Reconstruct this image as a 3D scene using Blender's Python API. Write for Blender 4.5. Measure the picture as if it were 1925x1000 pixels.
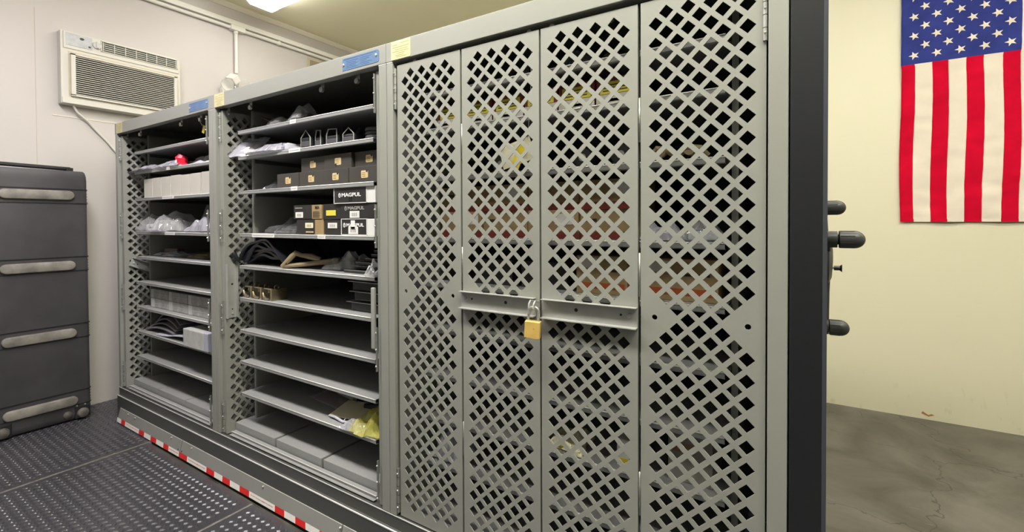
import bpy, bmesh, math, random
from mathutils import Vector, Matrix, noise
C = bpy.context
for o in list(bpy.data.objects): bpy.data.objects.remove(o, do_unlink=True)
COL = C.scene.collection
R = math.radians

# ------------------------------------------------------------------ camera, exposure, world
cd = bpy.data.cameras.new('camera'); cam = bpy.data.objects.new('camera', cd); COL.objects.link(cam)
C.scene.camera = cam
rt = Vector((0.831002, 0.556243, -0.005505)); up = Vector((-0.003903, 0.015726, 0.999869)); fw = Vector((-0.556256, 0.830871, -0.015240))
m3 = Matrix((rt, up, -fw)).transposed()
cam.matrix_world = Matrix.Translation((0, -1.08, 1.125)) @ m3.to_4x4()
cd.sensor_fit = 'HORIZONTAL'; cd.sensor_width = 36.0
cd.lens = 892.13 * 36.0 / 1925.0
cd.shift_x = (962.5 - 906.67) / 1925.0
cd.shift_y = (428.35 - 500.0) / 1925.0
cd.clip_start = 0.02; cd.clip_end = 50
vs = C.scene.view_settings
C.scene.display_settings.display_device = 'sRGB'
vs.view_transform = 'Standard'; vs.look = 'None'; vs.gamma = 1.0; vs.exposure = 0.0; vs.use_curve_mapping = False
w = bpy.data.worlds.new('world'); C.scene.world = w; w.use_nodes = True
w.node_tree.nodes['Background'].inputs[0].default_value = (1, .98, .95, 1)
w.node_tree.nodes['Background'].inputs[1].default_value = 0.01
LIGHT_AISLE = 42.0; LIGHT_REAR = 21.0; LIGHT_VISIBLE = 11.0
CEIL = 2.78; XL = -3.61; XR = 3.2; YF = -1.80; YB = 2.49

# ------------------------------------------------------------------ materials
MT = {}
def mat(name, col, rough=.5, metal=0.0, spec=.5, noise_amt=0.0, nscale=8.0, bump=0.0, bscale=200.0, alpha=1.0, coat=0.0, emit=None, detail=4.0):
    m = bpy.data.materials.new(name); m.use_nodes = True; nt = m.node_tree; b = nt.nodes['Principled BSDF']
    b.inputs['Roughness'].default_value = rough; b.inputs['Metallic'].default_value = metal
    b.inputs['Specular IOR Level'].default_value = spec; b.inputs['Coat Weight'].default_value = coat
    b.inputs['Alpha'].default_value = alpha
    b.inputs['Base Color'].default_value = (*col, 1)
    tc = nt.nodes.new('ShaderNodeTexCoord')
    if noise_amt > 0:
        n = nt.nodes.new('ShaderNodeTexNoise'); n.inputs['Scale'].default_value = nscale; n.inputs['Detail'].default_value = detail
        nt.links.new(tc.outputs['Object'], n.inputs['Vector'])
        r = nt.nodes.new('ShaderNodeValToRGB'); r.color_ramp.elements[0].position = .3; r.color_ramp.elements[1].position = .7
        r.color_ramp.elements[0].color = (*[c * (1 - noise_amt) for c in col], 1)
        r.color_ramp.elements[1].color = (*[min(1, c * (1 + noise_amt)) for c in col], 1)
        nt.links.new(n.outputs['Fac'], r.inputs['Fac']); nt.links.new(r.outputs['Color'], b.inputs['Base Color'])
    if bump > 0:
        n2 = nt.nodes.new('ShaderNodeTexNoise'); n2.inputs['Scale'].default_value = bscale; n2.inputs['Detail'].default_value = 3
        nt.links.new(tc.outputs['Object'], n2.inputs['Vector'])
        bp = nt.nodes.new('ShaderNodeBump'); bp.inputs['Strength'].default_value = bump; bp.inputs['Distance'].default_value = .002
        nt.links.new(n2.outputs['Fac'], bp.inputs['Height']); nt.links.new(bp.outputs['Normal'], b.inputs['Normal'])
    if emit:
        b.inputs['Emission Color'].default_value = (*emit[0], 1); b.inputs['Emission Strength'].default_value = emit[1]
    MT[name] = m; return m
mat('grey_paint', (.30, .30, .275), .42, bump=.06, bscale=900, noise_amt=.03, nscale=3)
mat('dark_grey_paint', (.085, .086, .082), .4, noise_amt=.08, nscale=5, bump=.05, bscale=600)
mat('kick_paint', (.27, .27, .255), .38, noise_amt=.06, nscale=4)
mat('bar_metal', (.38, .38, .365), .36, metal=.1, noise_amt=.08, nscale=20)
mat('shelf_paint', (.30, .30, .30), .4, noise_amt=.03, nscale=4)
mat('black_panel', (.012, .0125, .016), .38, spec=.6)
mat('lit_corner_grey', (.055, .058, .075), .35)
mat('edge_highlight', (.80, .79, .77), .35, metal=.3)  # pale tone that paints highlight lines along the grey steel edges
mat('steel', (.72, .72, .70), .3, metal=.75)
mat('zinc', (.42, .42, .40), .4, metal=.7, noise_amt=.15, nscale=60)
mat('hole_dark', (.01, .01, .01), .8)
mat('brass', (.88, .58, .17), .38, metal=.25, noise_amt=.08, nscale=40)
mat('knob_plastic', (.045, .045, .045), .42, noise_amt=.2, nscale=30)
mat('ac_plastic', (.66, .64, .57), .45)
mat('ac_panel', (.50, .52, .53), .4, noise_amt=.12, nscale=30)
mat('ac_dark', (.06, .065, .05), .7, noise_amt=.3, nscale=20)
mat('ac_knob', (.45, .44, .42), .3, metal=.3)
mat('white_paint', (.84, .82, .76), .5)
mat('vent_tan', (.55, .50, .36), .5)
mat('vent_slot', (.12, .07, .04), .7)
mat('cord_white', (.68, .66, .60), .5)
mat('case_plastic', (.062, .059, .066), .5, noise_amt=.22, nscale=5, bump=.15, bscale=700)
mat('worn_plastic', (.26, .24, .215), .6, noise_amt=.35, nscale=14, bump=.1, bscale=300)
mat('wheel_plastic', (.13, .12, .105), .55, noise_amt=.5, nscale=25)
mat('case_rim', (.02, .02, .022), .4)
mat('rubber', (.052, .050, .060), .34, spec=1.0, noise_amt=.12, nscale=2.5)
mat('seam_grey', (.20, .19, .18), .5, noise_amt=.2, nscale=40)
mat('tape_white', (.85, .83, .80), .4)
mat('tape_red', (.72, .02, .02), .4)
mat('blue_plate', (.12, .20, .35), .35, noise_amt=.05, nscale=10)
mat('blue_print', (.06, .12, .30), .4)
mat('cream_label', (.60, .55, .33), .5)
mat('cream_print', (.38, .36, .12), .5)
mat('label_white', (.85, .84, .82), .5)
mat('black_card', (.028, .026, .026), .45, noise_amt=.12, nscale=12)
mat('dark_card', (.058, .053, .047), .5, noise_amt=.12, nscale=12)
mat('kraft', (.34, .235, .115), .65, noise_amt=.12, nscale=12)
mat('kraft_light', (.42, .30, .15), .65, noise_amt=.1, nscale=12)
mat('sticker_tan', (.74, .55, .28), .5)
mat('sticker_grey', (.35, .33, .30), .5)
mat('sticker_yellow', (.78, .68, .08), .5)
mat('card_yellow', (.90, .72, .05), .4)
mat('card_cream', (.90, .84, .60), .45)
mat('red_box', (.20, .03, .025), .5, noise_amt=.1, nscale=12)
mat('orange_band', (.45, .10, .03), .5)
mat('box_white', (.62, .59, .53), .55, noise_amt=.04, nscale=8)
mat('print_white', (.85, .85, .85), .5, emit=None)
mat('print_dark', (.03, .03, .03), .5)
mat('print_red', (.65, .10, .10), .5)
mat('frosted', (.62, .62, .61), .35, alpha=.85, noise_amt=.12, nscale=30)
mat('frosted_dim', (.42, .42, .41), .35, alpha=.85, noise_amt=.25, nscale=40)
mat('paper_white', (.50, .50, .58), .5, noise_amt=.05, nscale=20)
mat('paper_pink', (.58, .52, .53), .5, noise_amt=.1, nscale=20)
mat('red_plastic', (.80, .02, .06), .35)
mat('black_cloth', (.010, .010, .016), .30, noise_amt=.3, nscale=10)
mat('dark_plastic', (.022, .022, .025), .35)
mat('grey_foam', (.17, .16, .175), .6, noise_amt=.15, nscale=10)
mat('tan_plastic', (.27, .21, .12), .45)
mat('bronze', (.42, .35, .22), .28, metal=.85)
mat('brown_paper', (.20, .15, .10), .6)
mat('dim_red', (.25, .04, .05), .4)
mat('yellow_green', (.50, .47, .04), .4)
mat('rust', (.40, .16, .04), .7)
mat('concrete_black', (.05, .048, .043), .38, spec=.5)
mat('flag_red', (.54, .004, .026), .9, spec=.05, noise_amt=.12, nscale=9)
mat('flag_white', (.74, .66, .55), .9, spec=.05, noise_amt=.05, nscale=9)
mat('flag_blue', (.034, .046, .21), .9, spec=.05, noise_amt=.15, nscale=9)
mat('ceiling_paint', (.90, .865, .645), .7, noise_amt=.02, nscale=1.2)
mat('trim_paint', (.83, .78, .66), .5)
mat('gap_dark', (.02, .02, .02), .8)
def film(name, col, alpha, rough=.18):
    m = mat(name, col, rough, alpha=alpha, spec=.8, coat=.3)
    m.node_tree.nodes['Principled BSDF'].inputs['Subsurface Weight'].default_value = 0
    return m
film('film_clear', (.70, .70, .73), .34, .10); film('film_white', (.50, .49, .55), .66, .14); film('film_dark', (.16, .16, .17), .38, .10)
film('film_yellow', (.70, .66, .14), .45, .1); film('film_brown', (.32, .27, .20), .6)
film('lens_clear', (.8, .8, .75), .35, .05)
MT['diffuser_v'] = mat('diffuser_v', (.9, .9, .9), .4, emit=((1, .965, .92), LIGHT_VISIBLE))
MT['diffuser_a'] = mat('diffuser_a', (.9, .9, .9), .4, emit=((1, .955, 1.0), LIGHT_AISLE))
MT['diffuser_r'] = mat('diffuser_r', (.9, .9, .9), .4, emit=((1, .99, .84), LIGHT_AISLE))
MT['diffuser_b'] = mat('diffuser_b', (.9, .9, .9), .4, emit=((1, .965, .88), LIGHT_REAR))
def wall_mat(name, col, stains=False):
    m = mat(name, col, .45, noise_amt=.015, nscale=1.5, bump=.04, bscale=60)
    if stains:
        nt = m.node_tree; b = nt.nodes['Principled BSDF']; ramp = b.inputs['Base Color'].links[0].from_node
        geo = nt.nodes.new('ShaderNodeNewGeometry'); sep = nt.nodes.new('ShaderNodeSeparateXYZ'); nt.links.new(geo.outputs['Position'], sep.inputs[0])
        mp = nt.nodes.new('ShaderNodeMapping'); mp.inputs['Scale'].default_value = (14, 1, 5); nt.links.new(geo.outputs['Position'], mp.inputs['Vector'])
        n = nt.nodes.new('ShaderNodeTexNoise'); n.inputs['Scale'].default_value = 2.2; n.inputs['Detail'].default_value = 5; nt.links.new(mp.outputs['Vector'], n.inputs['Vector'])
        r = nt.nodes.new('ShaderNodeMapRange'); r.inputs['From Min'].default_value = .62; r.inputs['From Max'].default_value = .72; nt.links.new(n.outputs['Fac'], r.inputs['Value'])
        r2 = nt.nodes.new('ShaderNodeMapRange'); r2.inputs['From Min'].default_value = .28; r2.inputs['From Max'].default_value = .05; nt.links.new(sep.outputs['Z'], r2.inputs['Value'])
        mu = nt.nodes.new('ShaderNodeMath'); mu.operation = 'MULTIPLY'; nt.links.new(r.outputs[0], mu.inputs[0]); nt.links.new(r2.outputs[0], mu.inputs[1])
        mu2 = nt.nodes.new('ShaderNodeMath'); mu2.operation = 'MULTIPLY'; mu2.inputs[1].default_value = .35; nt.links.new(mu.outputs[0], mu2.inputs[0])
        mx = nt.nodes.new('ShaderNodeMixRGB'); mx.inputs[2].default_value = (.42, .36, .16, 1)
        nt.links.new(mu2.outputs[0], mx.inputs[0]); nt.links.new(ramp.outputs[0], mx.inputs[1]); nt.links.new(mx.outputs[0], b.inputs['Base Color'])
    return m
wall_mat('wall_cream_pink', (.60, .565, .54)); wall_mat('wall_plain', (.30, .28, .22)); wall_mat('wall_yellow', (.70, .66, .485), True)
# mottled black floor
def floor_mat():
    m = MT['concrete_black']; nt = m.node_tree; b = nt.nodes['Principled BSDF']; geo = nt.nodes.new('ShaderNodeNewGeometry')
    n = nt.nodes.new('ShaderNodeTexNoise'); n.inputs['Scale'].default_value = 2.3; n.inputs['Detail'].default_value = 8; n.inputs['Roughness'].default_value = .6; n.inputs['Distortion'].default_value = .6
    nt.links.new(geo.outputs['Position'], n.inputs['Vector'])
    r = nt.nodes.new('ShaderNodeValToRGB'); e = r.color_ramp.elements; e[0].position = .32; e[0].color = (.040, .038, .026, 1); e[1].position = .68; e[1].color = (.15, .14, .12, 1)
    nt.links.new(n.outputs['Fac'], r.inputs['Fac'])
    mp = nt.nodes.new('ShaderNodeMapping'); mp.inputs['Scale'].default_value = (3, 9, 1); mp.inputs['Rotation'].default_value = (0, 0, .5); nt.links.new(geo.outputs['Position'], mp.inputs['Vector'])
    n2 = nt.nodes.new('ShaderNodeTexNoise'); n2.inputs['Scale'].default_value = 4; n2.inputs['Detail'].default_value = 8; nt.links.new(mp.outputs['Vector'], n2.inputs['Vector'])
    r2 = nt.nodes.new('ShaderNodeMapRange'); r2.inputs['From Min'].default_value = .66; r2.inputs['From Max'].default_value = .74; nt.links.new(n2.outputs['Fac'], r2.inputs['Value'])
    mx = nt.nodes.new('ShaderNodeMixRGB'); mx.inputs[2].default_value = (.20, .19, .18, 1)
    mm = nt.nodes.new('ShaderNodeMath'); mm.operation = 'MULTIPLY'; mm.inputs[1].default_value = .45; nt.links.new(r2.outputs[0], mm.inputs[0])
    nt.links.new(mm.outputs[0], mx.inputs[0]); nt.links.new(r.outputs[0], mx.inputs[1])
    # thin meandering cracks
    v = nt.nodes.new('ShaderNodeTexVoronoi'); v.feature = 'DISTANCE_TO_EDGE'; v.inputs['Scale'].default_value = 1.35
    wn = nt.nodes.new('ShaderNodeTexNoise'); wn.inputs['Scale'].default_value = 6; wn.inputs['Detail'].default_value = 4; nt.links.new(geo.outputs['Position'], wn.inputs['Vector'])
    vm = nt.nodes.new('ShaderNodeVectorMath'); vm.operation = 'MULTIPLY_ADD'; vm.inputs[1].default_value = (.25, .25, .25); nt.links.new(wn.outputs['Color'], vm.inputs[0]); nt.links.new(geo.outputs['Position'], vm.inputs[2])
    nt.links.new(vm.outputs[0], v.inputs['Vector'])
    lt = nt.nodes.new('ShaderNodeMath'); lt.operation = 'LESS_THAN'; lt.inputs[1].default_value = .004; nt.links.new(v.outputs['Distance'], lt.inputs[0])
    ml = nt.nodes.new('ShaderNodeMath'); ml.operation = 'MULTIPLY'; ml.inputs[1].default_value = .6; nt.links.new(lt.outputs[0], ml.inputs[0])
    mx2 = nt.nodes.new('ShaderNodeMixRGB'); mx2.inputs[2].default_value = (.012, .012, .012, 1); nt.links.new(ml.outputs[0], mx2.inputs[0]); nt.links.new(mx.outputs[0], mx2.inputs[1])
    nt.links.new(mx2.outputs[0], b.inputs['Base Color'])
    bp = nt.nodes.new('ShaderNodeBump'); bp.inputs['Strength'].default_value = .25; bp.inputs['Distance'].default_value = .01; nt.links.new(n.outputs['Fac'], bp.inputs['Height']); nt.links.new(bp.outputs[0], b.inputs['Normal'])
floor_mat()

# ------------------------------------------------------------------ mesh helpers
class MB:
    def __init__(s): s.v = []; s.f = []; s.m = []
    def add(s, vs_, fs, mi=0):
        n = len(s.v); s.v += [tuple(p) for p in vs_]; s.f += [tuple(i + n for i in f) for f in fs]; s.m += [mi] * len(fs); return s
    def box(s, x0, x1, y0, y1, z0, z1, mi=0, M=None):
        p = [Vector((x, y, z)) for x in (x0, x1) for y in (y0, y1) for z in (z0, z1)]
        if M is not None: p = [M @ q for q in p]
        return s.add(p, [(0, 1, 3, 2), (4, 6, 7, 5), (0, 4, 5, 1), (2, 3, 7, 6), (0, 2, 6, 4), (1, 5, 7, 3)], mi)
    def prism(s, pts, a, b, axis='x', mi=0):          # polygon pts extruded along axis from a to b
        def P(u, v, t): return {'x': (t, u, v), 'y': (u, t, v), 'z': (u, v, t)}[axis]
        n = len(pts); vs_ = [P(u, v, a) for u, v in pts] + [P(u, v, b) for u, v in pts]
        return s.add(vs_, [tuple(range(n)), tuple(range(2 * n - 1, n - 1, -1))] + [(i, (i + 1) % n, n + (i + 1) % n, n + i) for i in range(n)], mi)
    def tube(s, path, r, n=10, mi=0, cap=True):
        path = [Vector(p) for p in path]; k = len(path); rs = r if isinstance(r, (list, tuple)) else [r] * k
        rings = []; ref = None
        for i, p in enumerate(path):
            t = (path[min(i + 1, k - 1)] - path[max(i - 1, 0)])
            if t.length < 1e-9: t = Vector((0, 0, 1))
            t.normalize()
            if ref is None: ref = t.orthogonal().normalized()
            ref = (ref - t * ref.dot(t))
            if ref.length < 1e-6: ref = t.orthogonal()
            ref.normalize(); b2 = t.cross(ref)
            rings.append([p + (ref * math.cos(2 * math.pi * j / n) + b2 * math.sin(2 * math.pi * j / n)) * rs[i] for j in range(n)])
        vs_ = [q for ring in rings for q in ring]
        fs = [(i * n + j, i * n + (j + 1) % n, (i + 1) * n + (j + 1) % n, (i + 1) * n + j) for i in range(k - 1) for j in range(n)]
        if cap: fs += [tuple(range(n - 1, -1, -1)), tuple((k - 1) * n + j for j in range(n))]
        return s.add(vs_, fs, mi)
    def cyl(s, p, q, r, n=16, mi=0): return s.tube([p, q], r, n, mi)
    def build(s, name, mats, parent=None, smooth=False, bevel=0.0, seg=2):
        if isinstance(mats, str): mats = [mats]
        me = bpy.data.meshes.new(name)
        off = Vector((0, 0, 0)); q = parent
        while q is not None: off += q.location; q = q.parent
        me.from_pydata([tuple(Vector(p) - off) for p in s.v], [], s.f)
        for k in mats: me.materials.append(MT[k])
        me.polygons.foreach_set('material_index', s.m)
        bm = bmesh.new(); bm.from_mesh(me); bmesh.ops.recalc_face_normals(bm, faces=bm.faces); 
        if bevel > 0:
            ed = [e for e in bm.edges if len(e.link_faces) == 2 and e.calc_face_angle(0) > .5]
            bmesh.ops.bevel(bm, geom=ed, offset=bevel, segments=seg, affect='EDGES', clamp_overlap=True, profile=.6)
        bm.to_mesh(me); bm.free()
        if smooth:
            for p in me.polygons: p.use_smooth = True
            if smooth == 'angle': me.set_sharp_from_angle(angle=R(40))
        o = bpy.data.objects.new(name, me); COL.objects.link(o)
        if parent is not None: o.parent = parent
        return o
def tag(o, label, cat, group=None):
    o['label'] = label; o['category'] = cat
    if group: o['group'] = group
    return o
def thing(name, label, cat, loc=(0, 0, 0), group=None):
    o = bpy.data.objects.new(name, None); COL.objects.link(o); o.location = loc; o.empty_display_size = .05
    return tag(o, label, cat, group)
def struct(name, mb, mats, **k):
    o = mb.build(name, mats, **k); o['kind'] = 'structure'; return o
def lab(o, s): o['label'] = s; return o
def dup_part(o, parent, dx=(0, 0, 0)):
    c = o.copy(); COL.objects.link(c); c.parent = parent; c.location = o.location + Vector(dx)
    for g in o.children:
        d = g.copy(); COL.objects.link(d); d.parent = c
    return c
def text_mesh(txt, size, mtx, matname, name, parent, width=None, extrude=.0002, offset=0.0):
    cu = bpy.data.curves.new('t', 'FONT'); cu.body = txt; cu.size = size; cu.extrude = extrude; cu.align_x = 'CENTER'; cu.align_y = 'CENTER'; cu.offset = offset; cu.resolution_u = 3
    ob = bpy.data.objects.new('t', cu); COL.objects.link(ob); C.view_layer.update()
    me = bpy.data.meshes.new_from_object(ob); bpy.data.objects.remove(ob, do_unlink=True); me.name = name
    xs = [v.co.x for v in me.vertices]; sx = 1
    if width and xs: sx = width / (max(xs) - min(xs))
    off = Vector((0, 0, 0)); q = parent
    while q is not None: off += q.location; q = q.parent
    for v in me.vertices: v.co = (mtx @ Vector((v.co.x * sx, v.co.y, v.co.z))) - off
    me.materials.clear(); me.materials.append(MT[matname])
    o = bpy.data.objects.new(name, me); COL.objects.link(o); o.parent = parent; return o
def face_front(x, y, z): return Matrix.Translation((x, y, z)) @ Matrix.Rotation(math.pi / 2, 4, 'X')

# ------------------------------------------------------------------ room shell
struct('floor', MB().box(XL - .1, XR + .1, YF - .1, YB + .1, -.1, 0), 'concrete_black')
struct('ceiling', MB().box(XL - .1, XR + .1, YF - .1, YB + .1, CEIL, CEIL + .1), 'ceiling_paint')
struct('wall_left', MB().box(XL - .1, XL, YF - .1, YB + .1, 0, CEIL), 'wall_cream_pink')
struct('wall_back', MB().box(XL, XR, YB, YB + .1, 0, CEIL), 'wall_yellow')
struct('wall_right', MB().box(XR, XR + .1, YF - .1, YB + .1, 0, CEIL), 'wall_plain')
struct('unseen_dark_wall', MB().box(XL, XR, YF - .1, YF, 0, CEIL), 'dark_grey_paint')  # unseen dark stand-in for a shelving bank opposite, cuts bounce light
struct('trim_1', MB().prism([(XL, CEIL), (XL + .03, CEIL), (XL + .03, CEIL - .008), (XL + .008, CEIL - .03), (XL, CEIL - .03)], YF, YB, 'y'), 'trim_paint')
struct('trim_2', MB().box(XL, XL + .003, -.168, .62, 1.752, 1.757), 'trim_paint')
struct('trim_3', MB().box(XL, XL + .0015, -.2395, -.2375, .02, 2.35), 'vent_tan')
# little rust mark by the floor of the back wall
tag(MB().add([(.57, YB - .001, .030), (.60, YB - .001, .018), (.625, YB - .001, .030), (.612, YB - .001, .034), (.60, YB - .001, .027), (.575, YB - .001, .043)], [(0, 1, 4, 5), (1, 2, 3, 4)]).build('rust_stain', 'rust'),
    'small orange rust stain on the yellow back wall just above the floor', 'stain')

# raised-bar rubber mats
def mat_tile(x0, x1, y0, y1, label, seed):
    t = thing('floor_mat', label, 'mat', ((x0 + x1) / 2, (y0 + y1) / 2, 0), 'black rubber floor mats in the aisle')
    mb = MB(); mb.box(x0, x1, y0, y1, 0.0005, .010)
    p = .0327
    i0 = math.ceil((x0 + .014 + 2.3425) / p); i1 = math.floor((x1 - .030 + 2.3425) / p); j0 = math.ceil((y0 + .014 + .183) / p); j1 = math.floor((y1 - .030 + .183) / p)
    for i in range(i0, i1 + 1):
        for j, half in [(j, h) for j in range(j0, j1 + 1) for h in (0, 1)]:
            cx = -2.3425 + (i + half * .5) * p; cy = -.183 + (j + half * .5) * p
            a = R(48) if half == 0 else R(-42)
            ca, sa = math.cos(a), math.sin(a); L, Wd, H = .0122, .0047, .0036
            loc = [(-L, 0, 0), (-L * .5, -Wd, 0), (L * .5, -Wd, 0), (L, 0, 0), (L * .5, Wd, 0), (-L * .5, Wd, 0), (-L * .45, 0, H), (L * .45, 0, H)]
            mb.add([(cx + u * ca - v * sa, cy + u * sa + v * ca, .010 + h) for u, v, h in loc],
                   [(0, 1, 6), (1, 2, 7, 6), (2, 3, 7), (3, 4, 7), (4, 5, 6, 7), (5, 0, 6)])
    o = mb.build('mat_surface', 'rubber', t)
    
    MB().box(x1 + .0005, x1 + .0115, y0, y1, .0012, .0112).build('seam_strip', 'seam_grey', t); lab(t.children[1], 'worn grey strip along the mat joint')
    return t
mat_tile(-3.60, -2.747, -1.78, .35, 'black raised-bar rubber mat at the left wall, under the black case', 1)
mat_tile(-2.733, -1.800, -1.78, -.045, 'black raised-bar rubber mat between the two grey joint strips', 2)
mat_tile(-1.786, -.853, -1.78, -.045, 'black raised-bar rubber mat at the lower picture edge, right of both joints', 3)
mat_tile(-.839, .10, -1.78, -.045, 'black raised-bar rubber mat nearest the camera in front of the closed cabinet', 4)

# ------------------------------------------------------------------ fluorescent fixtures
def fixture(x0, x1, y0, y1, diff, label):
    t = thing('fluorescent_fixture', label, 'ceiling light', ((x0 + x1) / 2, (y0 + y1) / 2, CEIL - .001), 'fluorescent ceiling fixtures')
    yc = (y0 + y1) / 2
    MB().box(x0, x1, y0, y1, CEIL - .012, CEIL - .001).build('housing', 'white_paint', t, bevel=.003)
    for xa, xb in ((x0 - .006, x0 + .012), (x1 - .012, x1 + .006)):
        MB().prism([(y0 - .004, CEIL - .001), (y1 + .004, CEIL - .001), (y1 + .004, CEIL - .05), (y1 - .05, CEIL - .092), (y0 + .05, CEIL - .092), (y0 - .004, CEIL - .05)], xa, xb, 'x').build('end_cap', 'white_paint', t)
    pts = []
    n = 10
    for i in range(n + 1):
        a = math.pi * i / n; pts.append((yc - math.cos(a) * (y1 - y0) / 2 * .98, CEIL - .0125 - max(0, math.sin(a)) ** .5 * .074))
    MB().prism(pts, x0 + .012, x1 - .012, 'x').build('diffuser', diff, t)
fixture(-3.30, -2.08, .80, 1.07, 'diffuser_v', 'glowing fluorescent fixture by the left wall above the cabinets')
for x, s in ((-1.1, 'rear row, above the middle cabinet'), (.75, 'rear row, over the open floor before the flag wall'), (2.2, 'rear row, at the far right')):
    fixture(x - .61, x + .61, .80, 1.07, 'diffuser_b', 'fluorescent ceiling fixture out of view, ' + s)
for x, s in ((-2.00, 'aisle row, before the open cabinets'), (-.55, 'aisle row, before the closed cabinet'), (.85, 'aisle row, right of the camera')):
    fixture(x - .61, x + .61, -.86, -.58, 'diffuser_a' if x < -1 else 'diffuser_r', 'fluorescent ceiling fixture out of view, ' + s)

# ------------------------------------------------------------------ left-wall fittings
def ac_unit():
    x0, xf = XL + .001, -3.550; y0, y1, z0, z1 = -.143, .495, 1.820, 2.244
    t = thing('air_conditioner', 'cream through-wall air conditioner with slatted grille on the left wall', 'air conditioner', (XL, (y0 + y1) / 2, z0))
    b = MB(); b.box(x0, xf, y0, y1, z0, z1); b.build('housing', 'ac_plastic', t, bevel=.006)
    MB().prism([(xf - .001, y0 + .010), (xf + .006, y0 + .014), (xf + .006, y1 - .012), (xf - .001, y1 - .008)], 2.143, z1 - .004, 'z').build('top_bezel', 'ac_plastic', t, bevel=.002)
    p = MB().box(xf + .004, xf + .008, -.119, .005, 2.162, 2.234).build('control_panel', 'ac_panel', t, bevel=.001)
    MB().prism([(-.045 + .011 * math.cos(a * .4), 2.213 + .007 * math.sin(a * .4)) for a in range(16)], xf + .008, xf + .010, 'x').build('badge', 'ac_dark', p)
    MB().box(xf + .008, xf + .011, -.014, -.004, 2.172, 2.180).build('button', 'ac_dark', p)
    k = MB(); k.cyl((xf + .006, .027, 2.197), (xf + .014, .027, 2.197), .021, 24)
    k.box(xf + .014, xf + .026, .023, .031, 2.178, 2.216); k.build('knob', 'ac_knob', t, bevel=.001)
    # upper outlet
    MB().box(xf + .0045, xf + .0065, .050, .471, 2.170, 2.231).build('outlet_recess', 'ac_dark', t)
    g = MB()
    for z in (2.182, 2.194, 2.206, 2.218): g.box(xf + .006, xf + .0105, .058, .464, z - .0016, z + .0016)
    for i in range(8): y = .058 + i * .058; g.box(xf + .0062, xf + .011, y - .0016, y + .0016, 2.175, 2.226)
    g.box(xf + .005, xf + .011, .048, .473, 2.168, 2.172); g.box(xf + .005, xf + .011, .048, .473, 2.229, 2.233); g.box(xf + .005, xf + .011, .047, .052, 2.168, 2.233); g.box(xf + .005, xf + .011, .469, .474, 2.168, 2.233)
    g.build('outlet_grille', 'ac_plastic', t)
    # inlet
    MB().box(xf - .0005, xf + .0015, -.108, .478, 1.866, 2.128).build('inlet_recess', 'vent_tan', t); t.children[-1]['label'] = 'tan recess around the inlet grille'
    f = MB(); f.box(xf + .0015, xf + .004, -.080, .450, 1.876, 2.112); f.build('inlet_screen', 'ac_dark', t)
    s = MB(); n = 19
    for i in range(n):
        z = 1.885 + i * (2.104 - 1.885) / (n - 1)
        s.prism([(xf + .003, z - .001), (xf + .016, z - .0048), (xf + .017, z - .0015), (xf + .003, z + .003)], -.079, .449, 'y')
    for y0_, y1_ in ((-.100, -.079), (.449, .468)): s.box(xf + .002, xf + .018, y0_, y1_, 1.872, 2.114)
    s.box(xf + .002, xf + .018, -.1, .468, 2.108, 2.115); s.box(xf + .002, xf + .018, -.1, .468, 1.868, 1.877)
    s.build('inlet_grille', 'ac_plastic', t)
    l = MB(); l.box(xf, xf + .008, y0 + .004, y1 - .004, z0 + .003, z0 + .036); l.build('bottom_lip', 'ac_plastic', t, bevel=.002)
    c = [(-3.575, -.085, 1.822), (-3.58, -.06, 1.78), (-3.590, -.01, 1.74), (-3.600, .03, 1.695), (-3.602, .09, 1.63), (-3.602, .15, 1.55), (-3.602, .21, 1.44), (-3.602, .25, 1.3)]
    pts = []
    for i in range(len(c) - 1):
        for q in range(5): pts.append(Vector(c[i]).lerp(Vector(c[i + 1]), q / 5))
    MB().tube(pts, .0065, 8).build('power_cord', 'cord_white', t, smooth=True)
ac_unit()
rc = MB().box(XL + .0005, XL + .032, YF + .05, YB - .02, 2.624, 2.660)
tag(rc.build('cable_raceway', 'white_paint', bevel=.004), 'cream painted square raceway running along the top of the left wall', 'raceway')
t = thing('conduit', 'cream painted round conduit below the raceway, dropping down the left wall', 'conduit', (XL + .02, .91, 2.3))
MB().cyl((XL + .020, YF + .05, 2.601), (XL + .020, YB - .02, 2.601), .013, 14).build('pipe', 'white_paint', t, smooth='angle')
MB().cyl((XL + .020, .91, 2.595), (XL + .020, .91, 2.262), .0125, 14).build('drop_pipe', 'white_paint', t, smooth='angle')
e = MB(); e.box(XL + .0005, XL + .044, .865, .975, 2.582, 2.620); e.cyl((XL + .02, .91, 2.59), (XL + .02, .91, 2.562), .017, 14); e.build('tee_fitting', 'white_paint', t, bevel=.004)
for y in (1.27, -.6, 2.1): MB().box(XL + .0005, XL + .036, y - .01, y + .01, 2.585, 2.617).build('pipe_strap', 'white_paint', t, bevel=.003)
t = thing('emergency_light', 'white twin-head emergency light behind the header of the middle cabinet, on the left wall', 'emergency light', (XL, .88, 2.10))
MB().cyl((XL + .02, .90, 2.235), (XL + .02, .90, 2.08), .010, 12).build('stem', 'steel', t, smooth=True)
Mx = Matrix.Translation((XL + .045, .875, 2.205)) @ Matrix.Rotation(R(45), 4, 'X') @ Matrix.Rotation(R(20), 4, 'Y')
MB().box(-.043, .03, -.028, .028, -.028, .028, M=Mx).build('lamp_box', 'white_paint', t, bevel=.004)
for yy, zz in ((.815, 2.15), (.945, 2.17)):
    h = MB(); h.tube([(XL + .02, yy, zz), (XL + .05, yy, zz), (XL + .075, yy, zz - .004)], [.02, .042, .045], 18)
    o = h.build('lamp_head', 'lens_clear', t, smooth='angle')
    MB().tube([(XL + .002, yy, zz - .02), (XL + .03, yy, zz - .02)], [.016, .02], 12).build('reflector', 'white_paint', o, smooth='angle')
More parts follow.
